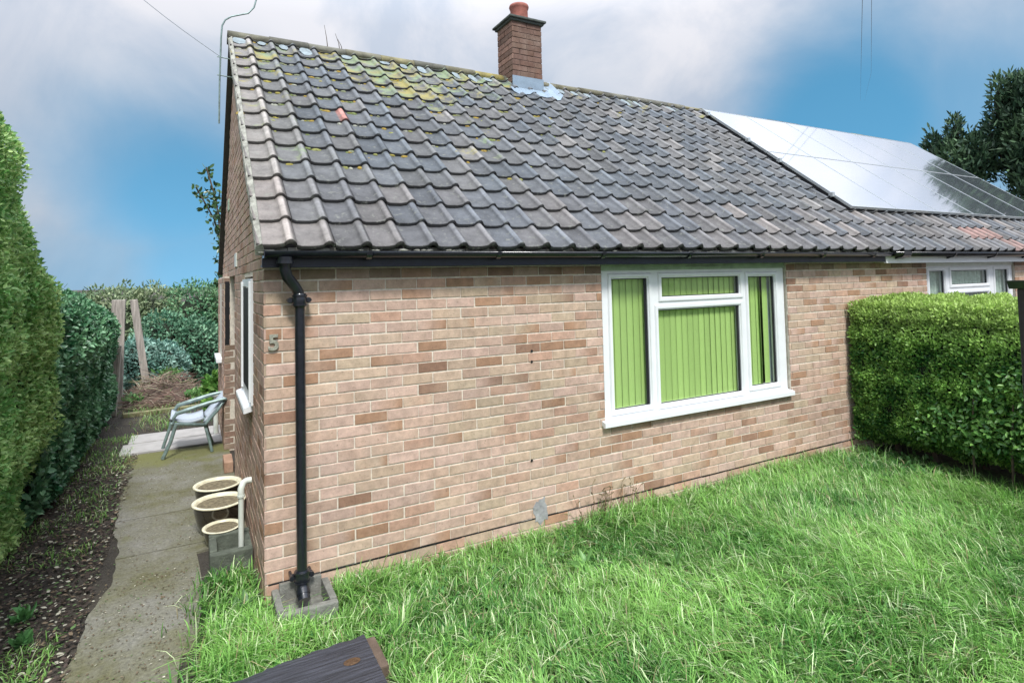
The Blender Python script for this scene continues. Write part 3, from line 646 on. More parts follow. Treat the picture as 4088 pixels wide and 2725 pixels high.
# neighbour: white fascia, larger black gutter on hooked brackets
mm = MB(); mm.box(XP, XE+.02, -.125, -.10, 2.095, 2.22); mm.box(XP-.001, XE+.02, -.131, -.099, 2.088, 2.10, bev=.003); mm.box(XP, XE, -.10, .004, 2.098, 2.11); mm.build('fascia', M['upvc'], nbr)
mm = MB(); half_round(mm, XP+.02, XE+.02, -.180, 2.215, .052); ng = mm.build('gutter', M['black'], nbr)
for x in (6.80, 7.95, 9.0, 10.0, 11.0, 12.0, 13.0):
    mm = MB(); pts = [(-.180+.056*math.cos(a), 2.215+.056*math.sin(a)) for a in [PI+PI*k/10 for k in range(11)]]
    wd = .16 if x < 7 else .03
    for a, b in zip(pts, pts[1:]): mm.prism([a, b, (b[0], b[1]-.01), (a[0]-.002, a[1]-.01)], 'x', x, x+wd)
    mm.prism([(-.18, 2.163), (-.128, 2.163), (-.128, 2.135), (-.15, 2.14), (-.18, 2.152)], 'x', x, x+wd)
    mm.build('gutter_bracket', M['black'], ng)

# ------------------------------------------------------------------ chimney
MC = simple('chimney_grime', (.17, .115, .095), .95, nscale=7, namt=.5, bump=.4)
cx0, cx1, cy0, cy1 = 3.33, 3.785, 2.70, 3.12
mbk = MB(); pm_ = PAL.mean(0); pal = [((c[0]*.4+pm_[0]*.6)*.36, (c[1]*.4+pm_[1]*.6)*.32, (c[2]*.4+pm_[2]*.6)*.33) for c in PAL.tolist()]
brick_face(mbk, cx0, cx1, 4.40, 14, [], lambda u, d, z: (u, cy0-d, z), 0, None, 41, palette=pal)
brick_face(mbk, cy0, cy1, 4.40, 14, [], lambda u, d, z: (cx0-d, u, z), 1, lambda u, z: 1.7 if (z > 4.9 and int(z*9) % 2 == 0) else 1.1, 42, palette=pal)
brick_face(mbk, cy0, cy1, 4.40, 14, [], lambda u, d, z: (cx1+d, u, z), 1, None, 43, palette=pal)
chm = mbk.build('chimney', M['brick'], bung, (cx0, cy0, 4.4))
mm = MB(); mm.box(cx0+.006, cx1-.006, cy0+.006, cy1-.006, 4.3, 5.44); mm.build('stack', MC, chm)
mm = MB(); mm.box(cx0-.028, cx1+.028, cy0-.028, cy1+.028, 5.445, 5.475, bev=.006); mm.box(cx0-.055, cx1+.055, cy0-.055, cy1+.055, 5.476, 5.505, bev=.008)
mm.add([(cx0-.05, cy0-.05, 5.505), (cx1+.05, cy0-.05, 5.505), (cx1+.05, cy1+.05, 5.505), (cx0-.05, cy1+.05, 5.505), (cx0+.12, cy0+.1, 5.57), (cx1-.12, cy0+.1, 5.57), (cx1-.12, cy1-.1, 5.57), (cx0+.12, cy1-.1, 5.57)], [(0, 1, 5, 4), (1, 2, 6, 5), (2, 3, 7, 6), (3, 0, 4, 7), (4, 5, 6, 7)])
mm.build('chimney_crown', simple('crown_stone', (.09, .105, .095), .95, nscale=10, namt=.4, bump=.5), chm)
mm = MB(); mm.lathe([(.118, 0), (.124, .03), (.120, .15), (.130, .165), (.138, .19), (.130, .215), (.105, .215), (.10, .10), (0, .10)], (cx0+cx1)/2, 2.90, 5.55, 24)
mm.build('chimney_pot', M['terracotta'], chm)
# lead apron with a ragged dressed-down lower edge
mm = MB(); n = 26; vs = []; r = random.Random(9)
for i in range(n+1):
    x = 3.27+(4.08-3.27)*i/n; u = ((x+.06)/TW) % 1; lo = 3.50+.05*math.sin(x*11)+r.uniform(-.008, .008)+(.10 if i in (0, n) else 0)+.10*max(0, (x-3.95)/.13); h = tile_profile(u)+.03
    hi = SL-.02 if x > 3.79 else (cy0+.2)/COSP+.0
    vs += [roof_pt(x, lo, h), roof_pt(x, (lo+hi)/2, h+.004), roof_pt(x, hi, .045 if x < 3.8 else h+.01)]
fs = [(3*i+k, 3*i+3+k, 3*i+4+k, 3*i+1+k) for i in range(n) for k in (0, 1)]
mm.add(vs, fs, None, True); mm.box(cx0-.012, cx1+.012, cy0-.014, cy0-.003, 4.52, 4.70)
mm.build('lead_flashing', M['lead'], chm)

# ------------------------------------------------------------------ windows
def bars(mm, rects, y0, y1, bev=.006):
    for (a, b, c, d) in rects: mm.box(a, b, y0, y1, c, d, bev=bev)
def window(parent, lights, outer, yf, frame_mat, head_mat, sill=None, fw=.055):
    """lights = list of glazed openings (x0,x1,z0,z1); outer = frame extent"""
    x0, x1, z0, z1 = outer
    mm = MB(); slab_with_holes(mm, x0, x1, z0, z1, lights, lambda a, b, c, d: mm.box(a, b, yf, yf+.06, c, d))
    for (a, b, c, d) in lights:      # raised glazing bead round each light: chamfered sash section
        for (p, q) in (((a-.045, c-.045), (b+.045, d+.045)),):
            (ax, az), (bx, bz) = p, q; y = yf-.014
            o = [(ax, yf-.001, az), (bx, yf-.001, az), (bx, yf-.001, bz), (ax, yf-.001, bz)]
            m1 = [(ax+.008, y, az+.008), (bx-.008, y, az+.008), (bx-.008, y, bz-.008), (ax+.008, y, bz-.008)]
            m2 = [(a-.014, y, c-.014), (b+.014, y, c-.014), (b+.014, y, d+.014), (a-.014, y, d+.014)]
            i_ = [(a, yf+.012, c), (b, yf+.012, c), (b, yf+.012, d), (a, yf+.012, d)]
            vs = o+m1+m2+i_; fs = [(L_*4+k, L_*4+(k+1) % 4, (L_+1)*4+(k+1) % 4, (L_+1)*4+k) for L_ in range(3) for k in range(4)]
            mm.add(vs, fs)
    fr = mm.build('window', frame_mat, parent)
    for (a, b, c, d) in lights:
        g = MB(); g.add([(a, yf+.022, c), (b, yf+.022, c), (b, yf+.022, d), (a, yf+.022, d)], [(0, 1, 2, 3)]); g.build('pane', M['glass'], fr)
    gk = MB()
    for (a, b, c, d) in lights:
        t = .007
        for rc in ((a, a+t, c, d), (b-t*4, b, c, d), (a, b, c, c+t), (a, b, d-t, d)): gk.box(rc[0], rc[1], yf+.013, yf+.020, rc[2], rc[3])  # right strip widened to stand in for the shaded reveal too
    gk.build('gasket_or_dark_stand_in', M['gasket_or_dark_stand_in'], fr)
    if sill:
        s = MB(); a, b, zb, zt, out_ = sill
        s.prism([(yf+.03, zt+.012), (out_+.02, zt), (out_, zt-.006), (out_, zb+.004), (out_+.006, zb), (out_+.03, zb), (out_+.03, zb+.012), (yf+.03, zb+.02)], 'x', a, b)
        s.build('window_sill', M['upvc'], fr)
    if head_mat:
        h = MB(); h.box(x0-.01, x1+.01, yf-.012, yf+.05, z1+.001, WT+.008); h.box((x0+x1)/2-.22, (x0+x1)/2+.25, yf-.018, yf-.011, z1+.014, z1+.032, bev=.003); h.build('window_head', head_mat, fr)
    return fr
LT = [(2.765, 3.165, .87, 1.985), (3.335, 4.345, 1.812, 1.985), (3.285, 4.335, .86, 1.695), (4.475, 4.865, .89, 1.975)]
window(bung, LT, (2.66, 5.01, .80, 2.055), .03, M['upvc'], M['headgreen'], (2.600, 4.985+.03, .752, .80, -.05))
NL = [(7.83, 8.20, .9, 1.985), (8.37, 9.35, 1.80, 1.985), (8.32, 9.34, .9, 1.675), (9.56, 9.95, .9, 1.985)]
window(nbr, NL, (7.735, 10.08, .80, 2.045), .03, M['upvc'], M['upvcgrey'], (7.70, 10.1, .752, .80, -.05))
# side window, seen almost edge on
mm = MB(); slab = [(.86, 1.56, 1.18, 1.99)]
slab_with_holes(mm, .78, 1.64, 1.11, 2.05, slab, lambda a, b, c, d: mm.box(-.014, .045, a, b, c, d))
mm.box(-.028, -.013, .80, .84, 1.13, 2.03, bev=.004); mm.box(-.028, -.013, 1.58, 1.62, 1.13, 2.03, bev=.004)
fr = mm.build('window', M['upvc'], bung)
mk = MB(); mk.box(-.0165, -.0145, 1.0, 1.5, 1.19, 1.98); mk.build('gasket_or_dark_stand_in', M['gasket_or_dark_stand_in'], fr)  # dark sheet added over the side pane, standing for dark glass
g = MB(); g.add([(.0, .86, 1.18), (.0, 1.56, 1.18), (.0, 1.56, 1.99), (.0, .86, 1.99)], [(0, 1, 2, 3)]); g.build('pane', M['glass'], fr)
s = MB(); s.prism([(.03, 1.115), (-.055, 1.088), (-.062, 1.08), (-.062, 1.05), (-.05, 1.05), (.03, 1.07)], 'y', .82, 1.72); s.build('window_sill', M['upvc'], fr)
s = MB(); s.box(.06, .07, .8, 1.62, 1.1, 2.06); s.build('window_shade', M['dark'], fr)
# lights let into the gable
for (y, z) in ((2.7, 2.26), (4.1, 3.0)):
    s = MB(); s.box(-.012, .01, y-.12, y+.12, z-.07, z+.07, bev=.003); s.build('air_brick', M['headgreen'] if z > 2.5 else M['upvcgrey'], bung)

# ------------------------------------------------------------------ blinds and curtains
bl = empty('vertical_blind', (2.66, .16, .8), 'bright green vertical slat blind hanging behind the bungalow\'s large front window', 'blind')
mm = MB(); mm.box(2.66, 5.0, .095, .13, 2.03, 2.07); mm.build('headrail', M['upvc'], bl)
def slat(parent, x, ang, w_=.089, m=None, z0=.835, z1=2.03, y=.088, c=1.0, bow=.006):
    s = MB(); n = 5; vs = []; ca, sa = math.cos(ang), math.sin(ang)
    for z in (z0, z0+.02, z1):
        for k in range(n):
            t = (k/(n-1)-.5); px = t*w_; py = bow*(1-4*t*t)*-1
            vs.append((x+px*ca-py*sa, y+px*sa+py*ca, z + (abs(t)*.02 if z == z0 else 0)))
    fs = [(r_*n+k, r_*n+k+1, (r_+1)*n+k+1, (r_+1)*n+k) for r_ in range(2) for k in range(n-1)]
    s.add(vs, fs, (c, c, c), True); return s.build('slat', m or M['blind'], parent)
x = 2.72; r = random.Random(2)
while x < 4.62:
    slat(bl, x, math.radians(7+r.uniform(-3, 3)), c=r.uniform(.88, 1.03)); x += .0725
for x, a in ((4.625, 9), (4.675, 14), (4.70, 44), (4.785, 5)): slat(bl, x, math.radians(a), c=1.02)
ob = MB(); ob.box(4.815, 5.02, .100, .105, .84, 2.0); ob.build('lining', simple('grey_lining', (.40, .46, .50), .8, bump=0), bl)
nc = empty('net_curtain', (7.7, .14, .8), 'pale grey-green net curtain gathered behind the neighbouring window', 'curtain')
n = 240; vs = []
for z in (.85, 1.4, 2.03):
    for i in range(n+1): x = 7.75+(10.06-7.75)*i/n; vs.append((x, .10+.014*math.sin(x*62+math.sin(x*9)*2)+.006*math.sin(x*131), z))
F = [(q*(n+1)+i, q*(n+1)+i+1, (q+1)*(n+1)+i+1, (q+1)*(n+1)+i) for q in range(2) for i in range(n)]
mesh_np('fabric', vs, F, np.tile(np.array([[1, 1, 1.]]), (len(vs), 1)), M['net'], nc, smooth=True)
mm = MB(); mm.tube([(7.72, .10, 2.04), (10.08, .10, 2.04)], .008, 8); mm.build('rail', M['upvc'], nc)

# ------------------------------------------------------------------ solar panels
PX0, PX1, S0, S1 = 6.90, 13.06, (.47+.2)/COSP, (2.86+.2)/COSP
ncol = 6; pw = (PX1-PX0)/ncol; ph = (S1-S0)/2
rotp = Matrix.Rotation(math.atan(TANP), 4, 'X')
def panel_mesh():
    f = MB(); w_, h_, t = pw-.007, ph-.007, .034
    slab_with_holes(f, 0, w_, 0, h_, [(.009, w_-.009, .009, h_-.009)], lambda a, b, c, d: f.box(a, b, c, d, -t, .0))
    g = MB(); g.box(.009, w_-.009, .009, h_-.009, -.01, -.003); return f, g
f, g = panel_mesh(); k = 0
fo = go = None
for j in range(2):
    for i in range(ncol):
        o = bpy.data.objects.new('solar_panel', None); C.objects.link(o)
        if fo is None:
            fo = f.build('frame', M['alum']); go = g.build('glass', M['panel']); a, b = fo, go
        else: a = fo.copy(); b = go.copy(); C.objects.link(a); C.objects.link(b)
        a.parent = o; b.parent = o
        o.rotation_euler = (math.atan(TANP), 0, 0); o.location = roof_pt(PX0+i*pw, S0+j*ph, .105)
        nth = ['first', 'second', 'third', 'fourth', 'fifth', 'last'][i]
        tag(o, f"glassy solar panel in the {['lower', 'upper'][j]} row, {nth} from the chimney side of the array", 'solar panel', 'solar panels on the neighbouring roof')
rails = empty('mounting_rail', roof_pt(PX0-.03, S0, 0), 'black mounting rail frame with silver clamps under the solar panels', 'rail')
mm = MB()
for sr in (.30, 1.25, 1.9, 2.85):
    a = roof_pt(PX0-.05, S0+sr, .05)
    mm.box(PX0-.05, PX1+.03, a[1]-.02, a[1]+.02, a[2]-.02, a[2]+.02)
for q in (0, 1):      # black skirt under the panel edge
    pass
vs = [roof_pt(PX0+.008, S0+.01, .07), roof_pt(PX0+.008, S1-.02, .07), roof_pt(PX0+.008, S1-.02, .02), roof_pt(PX0+.008, S0+.01, .02), roof_pt(PX1, S0+.01, .07), roof_pt(PX1, S0+.01, .02)]
mm.add(vs, [(0, 1, 2, 3), (0, 3, 5, 4)]); mm.build('rail', M['gasket_or_dark_stand_in'], rails)
for sr in (.30, 1.25, 1.9, 2.85):
    mm = MB(); c = roof_pt(PX0-.02, S0+sr, .09); mm.box(c[0]-.03, c[0]+.018, c[1]-.03, c[1]+.03, c[2]-.03, c[2]+.035, bev=.006); mm.build('clamp', M['alum'], rails)

# ------------------------------------------------------------------ aerial mast, wires
me_ = empty('aerial_mast', (-.15, 3.0, 3.9), 'thin bent grey aerial mast bracketed to the gable peak', 'aerial mast')
mm = MB(); mm.tube([(-.15, 3, 3.75), (-.145, 3, 4.2), (-.13, 3, 4.7), (-.12, 3, 4.83), (-.09, 3, 4.90), (-.03, 3, 4.95), (.04, 3, 4.98), (.14, 3, 5.02), (.20, 3, 5.10), (.225, 3, 5.20), (.22, 3, 5.36)], .009, 8); mm.build('pole', M['frame'], me_)
for z in (4.48, 4.28):
    mm = MB(); mm.tube([(-.17, 3.0, z), (-.15, 3, z), (.0, 3.0, z-.01)], .006, 6); mm.build('bracket', M['frame'], me_)
def wire(name, pts, rad, label, group=None):
    mm = MB(); mm.tube(pts, rad, 5); o = mm.build(name, M['wire'], origin=pts[0]); tag(o, label, 'wire', group)
a, b = Vector((-1.95, 4.6, 6.6)), Vector((-.145, 3.0, 4.49))
wire('overhead_wire', [a.lerp(b, t)-Vector((0, 0, .12*math.sin(PI*t))) for t in [i/10 for i in range(11)]], .004, 'grey overhead wire sloping down to the aerial mast at upper left')
wire('overhead_wire', [(10.0, 1.9, 7.0), (36, 17.0, 14.2), (110, 60, 34)], .006, 'left of two faint overhead wires crossing the blue sky', 'overhead wires at the upper right')
wire('overhead_wire', [(10.1, 1.80, 7.0), (36.4, 16.6, 14.2), (110.6, 59.6, 34)], .005, 'right of two faint overhead wires crossing the blue sky', 'overhead wires at the upper right')

# ------------------------------------------------------------------ small things by the wall
def pot(cx, cy, r0, h, label, tilt=0):
    e = empty('plant_pot', (cx, cy, 0.004), label, 'plant pot', 'glazed pots along the side wall')
    mm = MB(); mm.lathe([(0, 0), (r0*.70, 0), (r0*.82, h*.3), (r0*.93, h*.75), (r0*.95, h*.96)], cx, cy, .004, 40); mm.build('body', M['glaze'], e)
    mm = MB(); mm.lathe([(r0*.93, h*.93), (r0*1.0, h*.95), (r0*1.02, h*.98), (r0*1.0, h), (r0*.895, h), (r0*.85, h*.97), (r0*.80, h*.85)], cx, cy, .004, 48); mm.build('rim', M['rim'], e)
    mm = MB(); mm.lathe([(r0*.82, h*.9), (r0*.5, h*.915), (0, h*.92)], cx, cy, .004, 24); mm.build('soil', M['potsoil'], e)
pot(-.195, 1.97, .195, .235, 'brown glazed pot with cream rim, farthest of three along the side wall')
pot(-.20, 1.50, .200, .235, 'widest brown glazed pot with cream rim, middle of three beside the side wall')
pot(-.19, 1.19, .138, .135, 'low brown glazed pot with cream rim, right behind the dark concrete gully box')
gl = empty('gully_box', (-.14, .89, 0), 'dark mossy concrete drain box under the white waste pipe', 'gully box')
mm = MB(); mm.box(-.285, -.008, .70, .765, -.05, .118, bev=.008); mm.box(-.285, -.008, 1.03, 1.09, -.05, .128, bev=.008); mm.box(-.285, -.235, .767, 1.028, -.05, .124, bev=.008); mm.box(-.058, -.010, .767, 1.028, -.05, .118, bev=.006); mm.box(-.28, -.01, .72, 1.05, -.05, .02)
mm.build('surround', M['darkconcrete'], gl)
mm = MB(); mm.tube([(-.075, .885, .05), (-.075, .885, .47)], .019, 14); mm.tube([(-.075, .885, .44), (-.075, .885, .49), (-.06, .905, .525), (-.035, .93, .53), (.01, .93, .53)], [.023, .024, .024, .023, .023], 14); mm.tube([(-.075, .885, .43), (-.075, .885, .445)], .027, 14)
o = mm.build('waste_pipe', M['upvcgrey'], bung)
dg = empty('gully_box', (.2, -.2, 0), 'grey concrete drain box below the black downpipe at the house corner', 'gully box')
mm = MB(); X0, X1, Y0, Y1, H = .035, .375, -.335, -.012, .115
mm.box(X0, X1, Y0, Y0+.045, -.05, H, bev=.008); mm.box(X0, X0+.042, Y0+.047, Y1, -.05, H+.01, bev=.008); mm.box(X1-.042, X1, Y0+.047, Y1, -.05, H+.006, bev=.008); mm.box(X0+.044, X1-.044, Y1-.03, Y1, -.05, H+.04, bev=.006); mm.box(X0+.01, X1-.01, Y0+.01, Y1-.01, -.05, .02)
mm.build('surround', M['concrete'], dg)
bd = empty('timber_board', (.1, -.92, .12), 'blackened wooden board lying in the grass with an orange knot', 'board')
rb = Matrix.Rotation(math.radians(4), 3, 'Z')
mm = MB(); nx, ny = 30, 12; vs = []; r = random.Random(3)
for j in range(ny+1):
    for i in range(nx+1):
        x = -.275+.69*i/nx; y = -1.26+.47*j/ny; x2 = x + (.012*math.sin(j*1.3) if i == 0 else 0); z = .130+.0025*math.sin(y*90+math.sin(x*8)*2)+r.uniform(-.0012, .0012) - (.012 if (j == ny and i < 9) else 0)
        vs.append((x2, y+.06*(x-.1)+(.006*math.sin(i*1.1) if j in (0, ny) else 0), z))
nb = len(vs); fs = [(j*(nx+1)+i, j*(nx+1)+i+1, (j+1)*(nx+1)+i+1, (j+1)*(nx+1)+i) for j in range(ny) for i in range(nx)]
mm.add(vs, fs, None, True)
ring = [i for i in range(nx+1)]+[(j+1)*(nx+1)-1 for j in range(1, ny+1)]+[ny*(nx+1)+i for i in range(nx-1, -1, -1)]+[j*(nx+1) for j in range(ny-1, 0, -1)]
top = [vs[i] for i in ring]; m_ = len(top); mm.add(top+[(p[0], p[1], .098) for p in top], [(i, m_+i, m_+(i+1) % m_, (i+1) % m_) for i in range(m_)])
mm.build('plank', M['blackboard'], bd)
mm = MB(); mm.lathe([(0, .0035), (.022, .003), (.036, .0005)], .305, -.965, .1315, 20)
for i in range(len(mm.v)): v = mm.v[i]; mm.v[i] = (.305+(v[0]-.305)*1.15, -.965+(v[1]+.965)*.8, v[2])
mm.build('knot', simple('knot', (.085, .045, .02), .5, nscale=60, namt=.5, bump=.5), bd)
mm = MB(); mm.box(.424, .475, -1.03, -.755, -.02, .098, (.13, .095, .07), bev=.008); o = mm.build('brick', M['brick'], origin=(.49, -.9, 0)); tag(o, 'weathered pinkish brick lying on edge under the end of the black board', 'brick')
mm = MB(); mm.box(-.10, -.01, 3.05, 3.4, .004, .12, (.40, .25, .17), bev=.01); o = mm.build('brick', M['brick'], origin=(-.05, 3.2, 0)); tag(o, 'reddish brick standing beside the side wall beyond the glazed pots', 'brick')
# black post at the right edge of the lawn
pe = empty('metal_post', (5.235, -1.895, 0), 'tall black metal post with flared cap by the lawn edge on the far right', 'post')
mm = MB(); mm.box(5.205, 5.265, -1.925, -1.865, 0, 1.84, bev=.006); mm.box(5.195, 5.275, -1.935, -1.855, 0, .42, bev=.01); mm.build('shaft', M['black'], pe)
mm = MB(); mm.prism([(5.165, 1.89), (5.195, 1.84), (5.275, 1.84), (5.31, 1.885), (5.31, 1.905), (5.16, 1.905)], 'y', -1.97, -1.82); mm.build('cap', M['black'], pe)

# ------------------------------------------------------------------ garden chair
ch = empty('garden_chair', (-.35, 4.25, .004), 'low grey folding garden chair with a fabric sling on the rear path', 'chair')
ya, yb = 4.02, 4.52      # near and far side
def T(p, r=.013, m=M['frame'], nm='leg', seg=10):
    mm = MB(); mm.tube(p, r, seg); return mm.build(nm, m, ch)
T([(-.565, ya, .40), (-.62, ya-.005, .20), (-.70, ya-.01, .01)], .021); T([(-.60, yb, .39), (-.665, yb, .19), (-.72, yb, .01)], .019)
T([(-.27, ya+.03, .36), (-.22, ya+.03, .15), (-.19, ya+.03, .01)], .018); T([(-.27, yb-.03, .36), (-.22, yb-.03, .15), (-.17, yb-.03, .01)], .015)
T([(-.62, ya, .40), (-.62, yb, .39), (-.26, yb, .35), (-.26, ya, .34), (-.62, ya, .40)], .019, nm='seat_frame')
T([(-.26, ya, .35), (-.13, ya, .50), (-.045, ya, .62), (-.04, (ya+yb)/2, .64), (-.045, yb, .62), (-.13, yb, .50), (-.26, yb, .35)], .018, nm='back_frame')
for y, nm in ((ya-.02, 'armrest'), (yb+.02, 'armrest')):
    T([(-.60, y, .455), (-.56, y, .515), (-.42, y, .55), (-.22, y, .60), (-.045, y, .63)], [.016, .024, .027, .025, .018], nm=nm)
    T([(-.57, y, .51), (-.60, y, .40)], .012, nm='arm_support')
n = 10; vs = []
for i in range(n+1):
    t = i/n; x = -.635+.36*t; z = .425-.045*t-.05*math.sin(PI*t)
    for j in range(7): s = j/6; vs.append((x, ya+.01+(yb-ya-.02)*s, z+.03-.022*math.sin(PI*s)))
F = [(i*7+j, i*7+j+1, i*7+7+j+1, i*7+7+j) for i in range(n) for j in range(6)]
def sheet(nm, vs, F, th=.03):
    me = bpy.data.meshes.new(nm); b = Vector(ch.location); me.from_pydata([tuple(Vector(v)-b) for v in vs], [], F); o = bpy.data.objects.new(nm, me); C.objects.link(o); o.parent = ch; me.materials.append(M['sling'])
    for p in me.polygons: p.use_smooth = True
    md = o.modifiers.new('t', 'SOLIDIFY'); md.thickness = th; return o
sheet('seat', vs, F)
vs = []
for i in range(n+1):
    t = i/n; x = -.265+.225*t; z = .365+.27*t
    for j in range(7): s = j/6; vs.append((x+.035*math.sin(PI*s), ya+.015+(yb-ya-.03)*s, z-.02*math.sin(PI*s)))
sheet('backrest', vs, F)

# ------------------------------------------------------------------ lawn and weeds
def inframe(P):      # keep what the lens (with a margin) can see
    d = P-np.array([-.38667, -3.98582, 2.00406]); wv = d@np.array(fwd); X = (d@np.array(r2))/np.maximum(wv, .01)*2335.16; Yv = (d@np.array(u2))/np.maximum(wv, .01)*2335.16
    return (wv > .1) & (np.abs(X) < 2400) & (Yv > -2250)
G1, G2, G3 = np.array((.045, .19, .03)), np.array((.29, .54, .13)), np.array((.62, .74, .42))
def grass_cols(P, n):
    t = np.clip(.5+.55*lump(P, 2.3, 4)+rng.normal(0, .25, n), 0, 1)[:, None]
    c = G1*(1-t)+G2*t; pale = rng.uniform(0, 1, (n, 1)) < .13; c = np.where(pale, G3, c); straw = rng.uniform(0, 1, (n, 1)) < .035
    return np.where(straw, np.array((.42, .36, .20)), c)*rng.uniform(.75, 1.2, (n, 1))
parts = []
def lawn_ok(P):
    keep = inframe(P) & ~((P[:, 0] > -.29) & (P[:, 0] < .49) & (P[:, 1] > -1.30) & (P[:, 1] < -.78+.05*(P[:, 0]))) & ~((P[:, 0] > .03) & (P[:, 0] < .38) & (P[:, 1] > -.34)) & ~((P[:, 0] < 0.0) & (P[:, 1] > -.02))
    keep &= ~((P[:, 0] > 5.75) & (rng.uniform(0, 1, len(P)) < .8)); return keep & (P[:, 0] > -.36+.06*np.sin(P[:, 1]*9)) & (P[:, 1] < -.012)
# an even under-layer, then tufts whose blades lean together
n = 110000; P = np.stack([rng.uniform(-.30, 6.2, n), rng.uniform(-3.6, -.01, n), np.zeros(n)], 1); P = P[lawn_ok(P)]; n = len(P)
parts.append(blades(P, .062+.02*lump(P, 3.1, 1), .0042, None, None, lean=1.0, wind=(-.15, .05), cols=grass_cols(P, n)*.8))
nt_ = 9500; tc_ = np.stack([rng.uniform(-.30, 6.2, nt_), rng.uniform(-3.6, -.01, nt_), np.zeros(nt_)], 1); tc_ = tc_[inframe(tc_)]; nt_ = len(tc_)
wild = np.clip((tc_[:, 0]-1.0-tc_[:, 1]*.7)/3.2, 0, 1); flow = 2.6+1.5*lump(tc_, 1.1, 6)
tl = .085+.055*wild+.035*lump(tc_, 2.1, 1)+rng.normal(0, .018, nt_); ta = np.where(rng.uniform(0, 1, nt_) < .25+.5*wild, flow+rng.normal(0, .45, nt_), rng.uniform(0, 2*PI, nt_))
shade = rng.uniform(.72, 1.22, nt_); kb = 17
idx = np.repeat(np.arange(nt_), kb); P = tc_[idx]+np.concatenate([rng.normal(0, .022, (nt_*kb, 2)), np.zeros((nt_*kb, 1))], 1); ok = lawn_ok(P); P, idx = P[ok], idx[ok]
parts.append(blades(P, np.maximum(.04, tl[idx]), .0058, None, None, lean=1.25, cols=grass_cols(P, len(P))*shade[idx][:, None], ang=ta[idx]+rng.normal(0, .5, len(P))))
# longer tussocks at the wall foot and next to the path
for (cx, cy, sp, k, l) in [(.0, -.42, .13, 900, .15), (-.2, -.55, .10, 800, .16), (-.12, -.2, .12, 700, .14), (-.15, .1, .12, 500, .13), (-.15, .4, .10, 450, .13), (.55, -.14, .12, 700, .16), (.8, -.1, .1, 300, .14),
                           (1.5, -.12, .2, 400, .12), (2.6, -.1, .15, 400, .17), (2.9, -.12, .12, 300, .16), (4.0, -.12, .3, 500, .14), (4.8, -.15, .25, 500, .15), (5.4, -.3, .3, 700, .15), (1.2, -.7, .3, 400, .12), (1.9, -1.5, .3, 400, .13), (2.6, -1.9, .25, 400, .14), (3.2, -1.2, .4, 500, .13), (.75, -1.1, .15, 300, .13), (.5, -1.3, .1, 200, .14)]:
    Q = np.stack([rng.normal(cx, sp, k), rng.normal(cy, sp*.8, k), np.zeros(k)], 1); ok = (Q[:, 1] < -.015) | (Q[:, 0] < -.02)
    ok &= ~((Q[:, 0] > .03) & (Q[:, 0] < .38) & (Q[:, 1] > -.34)) & ~((Q[:, 0] > -.25) & (Q[:, 0] < .54) & (Q[:, 1] < -.80) & (Q[:, 1] > -1.3)); ok &= ~((Q[:, 0] > -.29) & (Q[:, 0] < 0) & (Q[:, 1] > .68) & (Q[:, 1] < 1.1))
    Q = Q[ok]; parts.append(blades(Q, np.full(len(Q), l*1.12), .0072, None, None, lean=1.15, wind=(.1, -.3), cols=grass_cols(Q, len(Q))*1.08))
V, F, c = join(parts); o = mesh_np('grass', V, F, c, M['grass']); tag(o, 'long bright green unmown lawn grass in front of the bungalow', 'grass', kind='stuff')
n = 16000; P = np.stack([rng.uniform(-.30, 6.0, n), rng.uniform(-3.5, -.03, n), rng.uniform(.02, .07, n)], 1); ok = lawn_ok(P) & (lump(P*np.array([1, 1, 0]), 3.4, 8)+rng.normal(0, .25, n) > .15); P = P[ok]; n = len(P)
a = rng.uniform(0, 2*PI, n); V, F, c = leaves(P, np.stack([np.cos(a), np.sin(a), np.full(n, .5)], 1), .030, .009, (.04, .15, .04), (.16, .36, .10), up_bias=.1, spread=.4)
o = mesh_np('clover', V, F, c, M['leaf']); tag(o, 'darker clover and small broad leaves growing low between the lawn blades', 'clover', kind='stuff')
# turf sheet under the blades
mm = MB(); mm.add([(-.34, -4.5, 0), (7.5, -4.5, 0), (7.5, .0, 0), (0.0, .0, 0), (-.02, .65, 0), (-.31, .65, 0), (-.36, -.4, 0), (-.30, -1.6, 0)], [tuple(range(8))])
o = mm.build('lawn', simple('turf', (.035, .065, .02), .95, nscale=20, namt=.5, bump=1, bscale=50)); o['kind'] = 'structure'; o.location.z = .0
# broad-leaved weeds
def rosette(cx, cy, n, ln, wd, label, name='weed', cat='weed', z=.01, ca=(.10, .25, .06), cb=(.22, .40, .14), lift=.35, parent=None, group=None):
    a = rng.uniform(0, 2*PI, n); P = np.stack([cx+rng.normal(0, ln*.15, n), cy+rng.normal(0, ln*.15, n), np.full(n, z)+rng.uniform(0, ln*.4, n)], 1)
    Nn = np.stack([np.cos(a), np.sin(a), np.full(n, lift)], 1)
    V, F, c = leaves(P, Nn, ln, wd, ca, cb, up_bias=lift, spread=.2, droop=.15)
    o = mesh_np(name, V, F, c, M['leaf'], origin=(cx, cy, z)); tag(o, label, cat, group); return o
rosette(1.95, -.62, 8, .11, .022, 'pale broad-leaved dock weed in the lawn below the cement patch')
rosette(2.45, -.95, 8, .11, .022, 'broad-leaved weed in the lawn in front of the big window', )
rosette(3.2, -.9, 7, .10, .020, 'pale broad-leaved weed in the lawn left of the clipped hedge')
rosette(-1.28, .62, 26, .075, .016, 'small green nettle-like weed in the soil strip left of the path, the farther one', ca=(.08, .2, .06), cb=(.14, .34, .12))
rosette(-1.22, .30, 22, .075, .018, 'small green weed in the soil strip at the bottom left', ca=(.08, .2, .06), cb=(.14, .34, .12))
